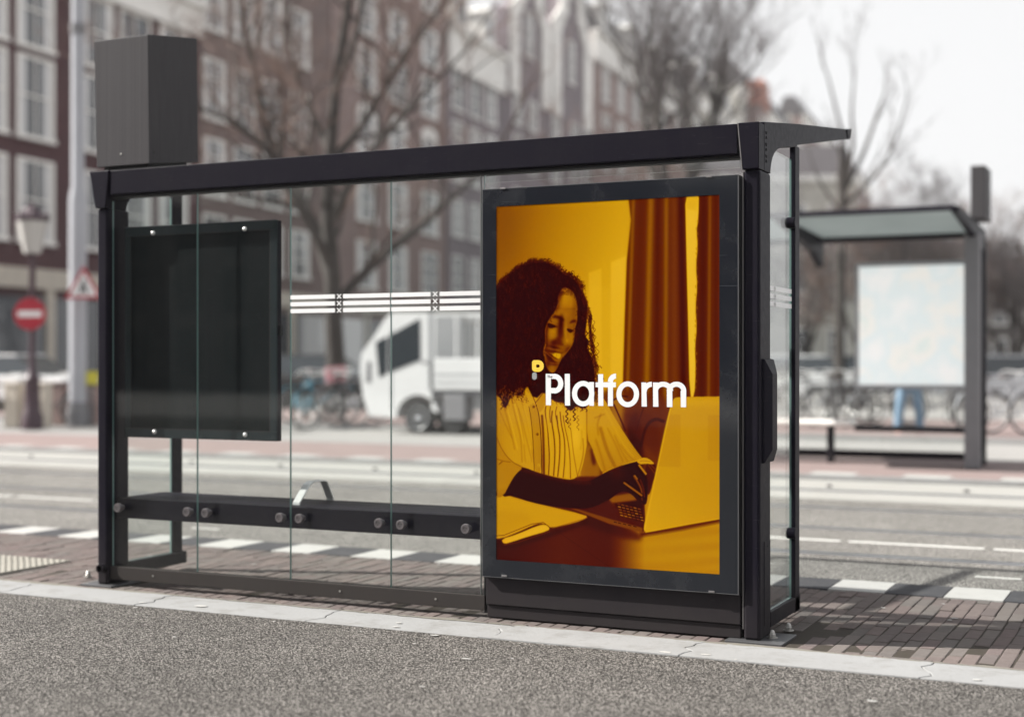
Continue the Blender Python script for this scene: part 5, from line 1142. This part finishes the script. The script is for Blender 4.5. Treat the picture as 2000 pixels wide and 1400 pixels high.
mc=MB().box(p0.x-.05,p1.x+.05,17.25,17.33,p1.z-.05,p0.z+.05).build('map_case',M['bike_g'],fs,bevel=.01); MB().box(p0.x,p1.x,17.242,17.2499,p1.z,p0.z).build('map_sheet',M['map'],mc)
bs=MB().box(xl+.3,p0.x-.02,16.90,17.25,.50,.56).build('bench',M['white'],fs,bevel=.02)
for x in (xl+.6,p0.x-.3): MB().box(x-.03,x+.03,17.0,17.15,G,.50).build('bench_leg',CT,bs)
MB().box(p0.x,xr-.1,16.95,17.22,.44,.50).build('perch_rail',CT,fs,bevel=.02)
sb=at_y(1911,372,16.7); MB().box(sb.x-.08,sb.x+.08,16.65,17.15,2.86,3.46).build('roof_box',M['coat_box'],fs,bevel=.01)

# =============================================================== person standing behind the far shelter
c=at_t(1776,708,23.9); pe=empty('person',(c.x,c.y,-.02),TH,label='person in blue jeans standing behind the map panel of the far shelter',cat='person')
def skin(name,vs,es,rad,mat,par):
    me=bpy.data.meshes.new(name); me.from_pydata(vs,es,[]); me.materials.append(M[mat]); o=bpy.data.objects.new(name,me); COL.objects.link(o); o.parent=par
    o.modifiers.new('skin','SKIN'); sv=me.skin_vertices[0].data
    for i,r_ in enumerate(rad): sv[i].radius=(r_,r_); sv[i].use_root=(i==0)
    s_=o.modifiers.new('sub','SUBSURF'); s_.levels=1; s_.render_levels=2; return o
V_=[(0,0,.95),(0,0,1.15),(0,0,1.38),(0,0,1.47),(0,-.01,1.55),(0,-.02,1.64),(0,0,1.72),(-.10,0,.90),(-.16,0,.50),(-.19,.02,.10),(-.19,-.10,.04),(.10,0,.90),(.16,0,.50),(.19,.02,.10),(.19,-.10,.04),(-.19,0,1.40),(-.24,-.02,1.12),(-.20,-.16,.95),(-.17,-.24,.93),(.19,0,1.40),(.25,-.02,1.12),(.22,-.14,.92),(.21,-.20,.87)]
E_=[(0,1),(1,2),(2,3),(3,4),(4,5),(5,6),(0,7),(7,8),(8,9),(9,10),(0,11),(11,12),(12,13),(13,14),(2,15),(15,16),(16,17),(17,18),(2,19),(19,20),(20,21),(21,22)]
bd=skin('body',V_,E_,[.13,.12,.13,.06,.055,.09,.07,.075,.05,.035,.03,.075,.05,.035,.03,.05,.04,.03,.025,.05,.04,.03,.025],'skin',pe)
skin('jeans',[(0,0,.96),(-.10,0,.88),(-.16,0,.50),(-.19,.02,.12),(.10,0,.88),(.16,0,.50),(.19,.02,.12)],[(0,1),(1,2),(2,3),(0,4),(4,5),(5,6)],[.15,.105,.082,.072,.105,.082,.072],'jeans_l',bd)
skin('jacket',[(0,0,1.0),(0,0,1.2),(0,0,1.38),(-.20,0,1.40),(-.25,-.02,1.12),(-.21,-.14,.97),(.20,0,1.40),(.26,-.02,1.12),(.22,-.12,.95)],[(0,1),(1,2),(2,3),(3,4),(4,5),(2,6),(6,7),(7,8)],[.155,.15,.155,.07,.06,.05,.07,.06,.05],'jacket',bd)
skin('hair',[(0,.02,1.66),(0,.01,1.74)],[(0,1)],[.095,.085],'hair',bd)
for s in (-1,1): skin('shoe',[(.19*s,.05,.05),(.19*s,-.06,.045),(.19*s,-.17,.035)],[(0,1),(1,2)],[.055,.05,.04],'shoe',bd)

# =============================================================== thin spring haze
t=NT('thin_air'); v=t.n('VolumePrincipled',{'Color':(.93,.93,.95,1),'Density':.0004,'Anisotropy':.25}); t.t.links.new(v.outputs[0],t.o.inputs['Volume'])
tag(MB().box(-160,120,-55,330,-1.2,42).build('haze',t.m),kind='stuff')
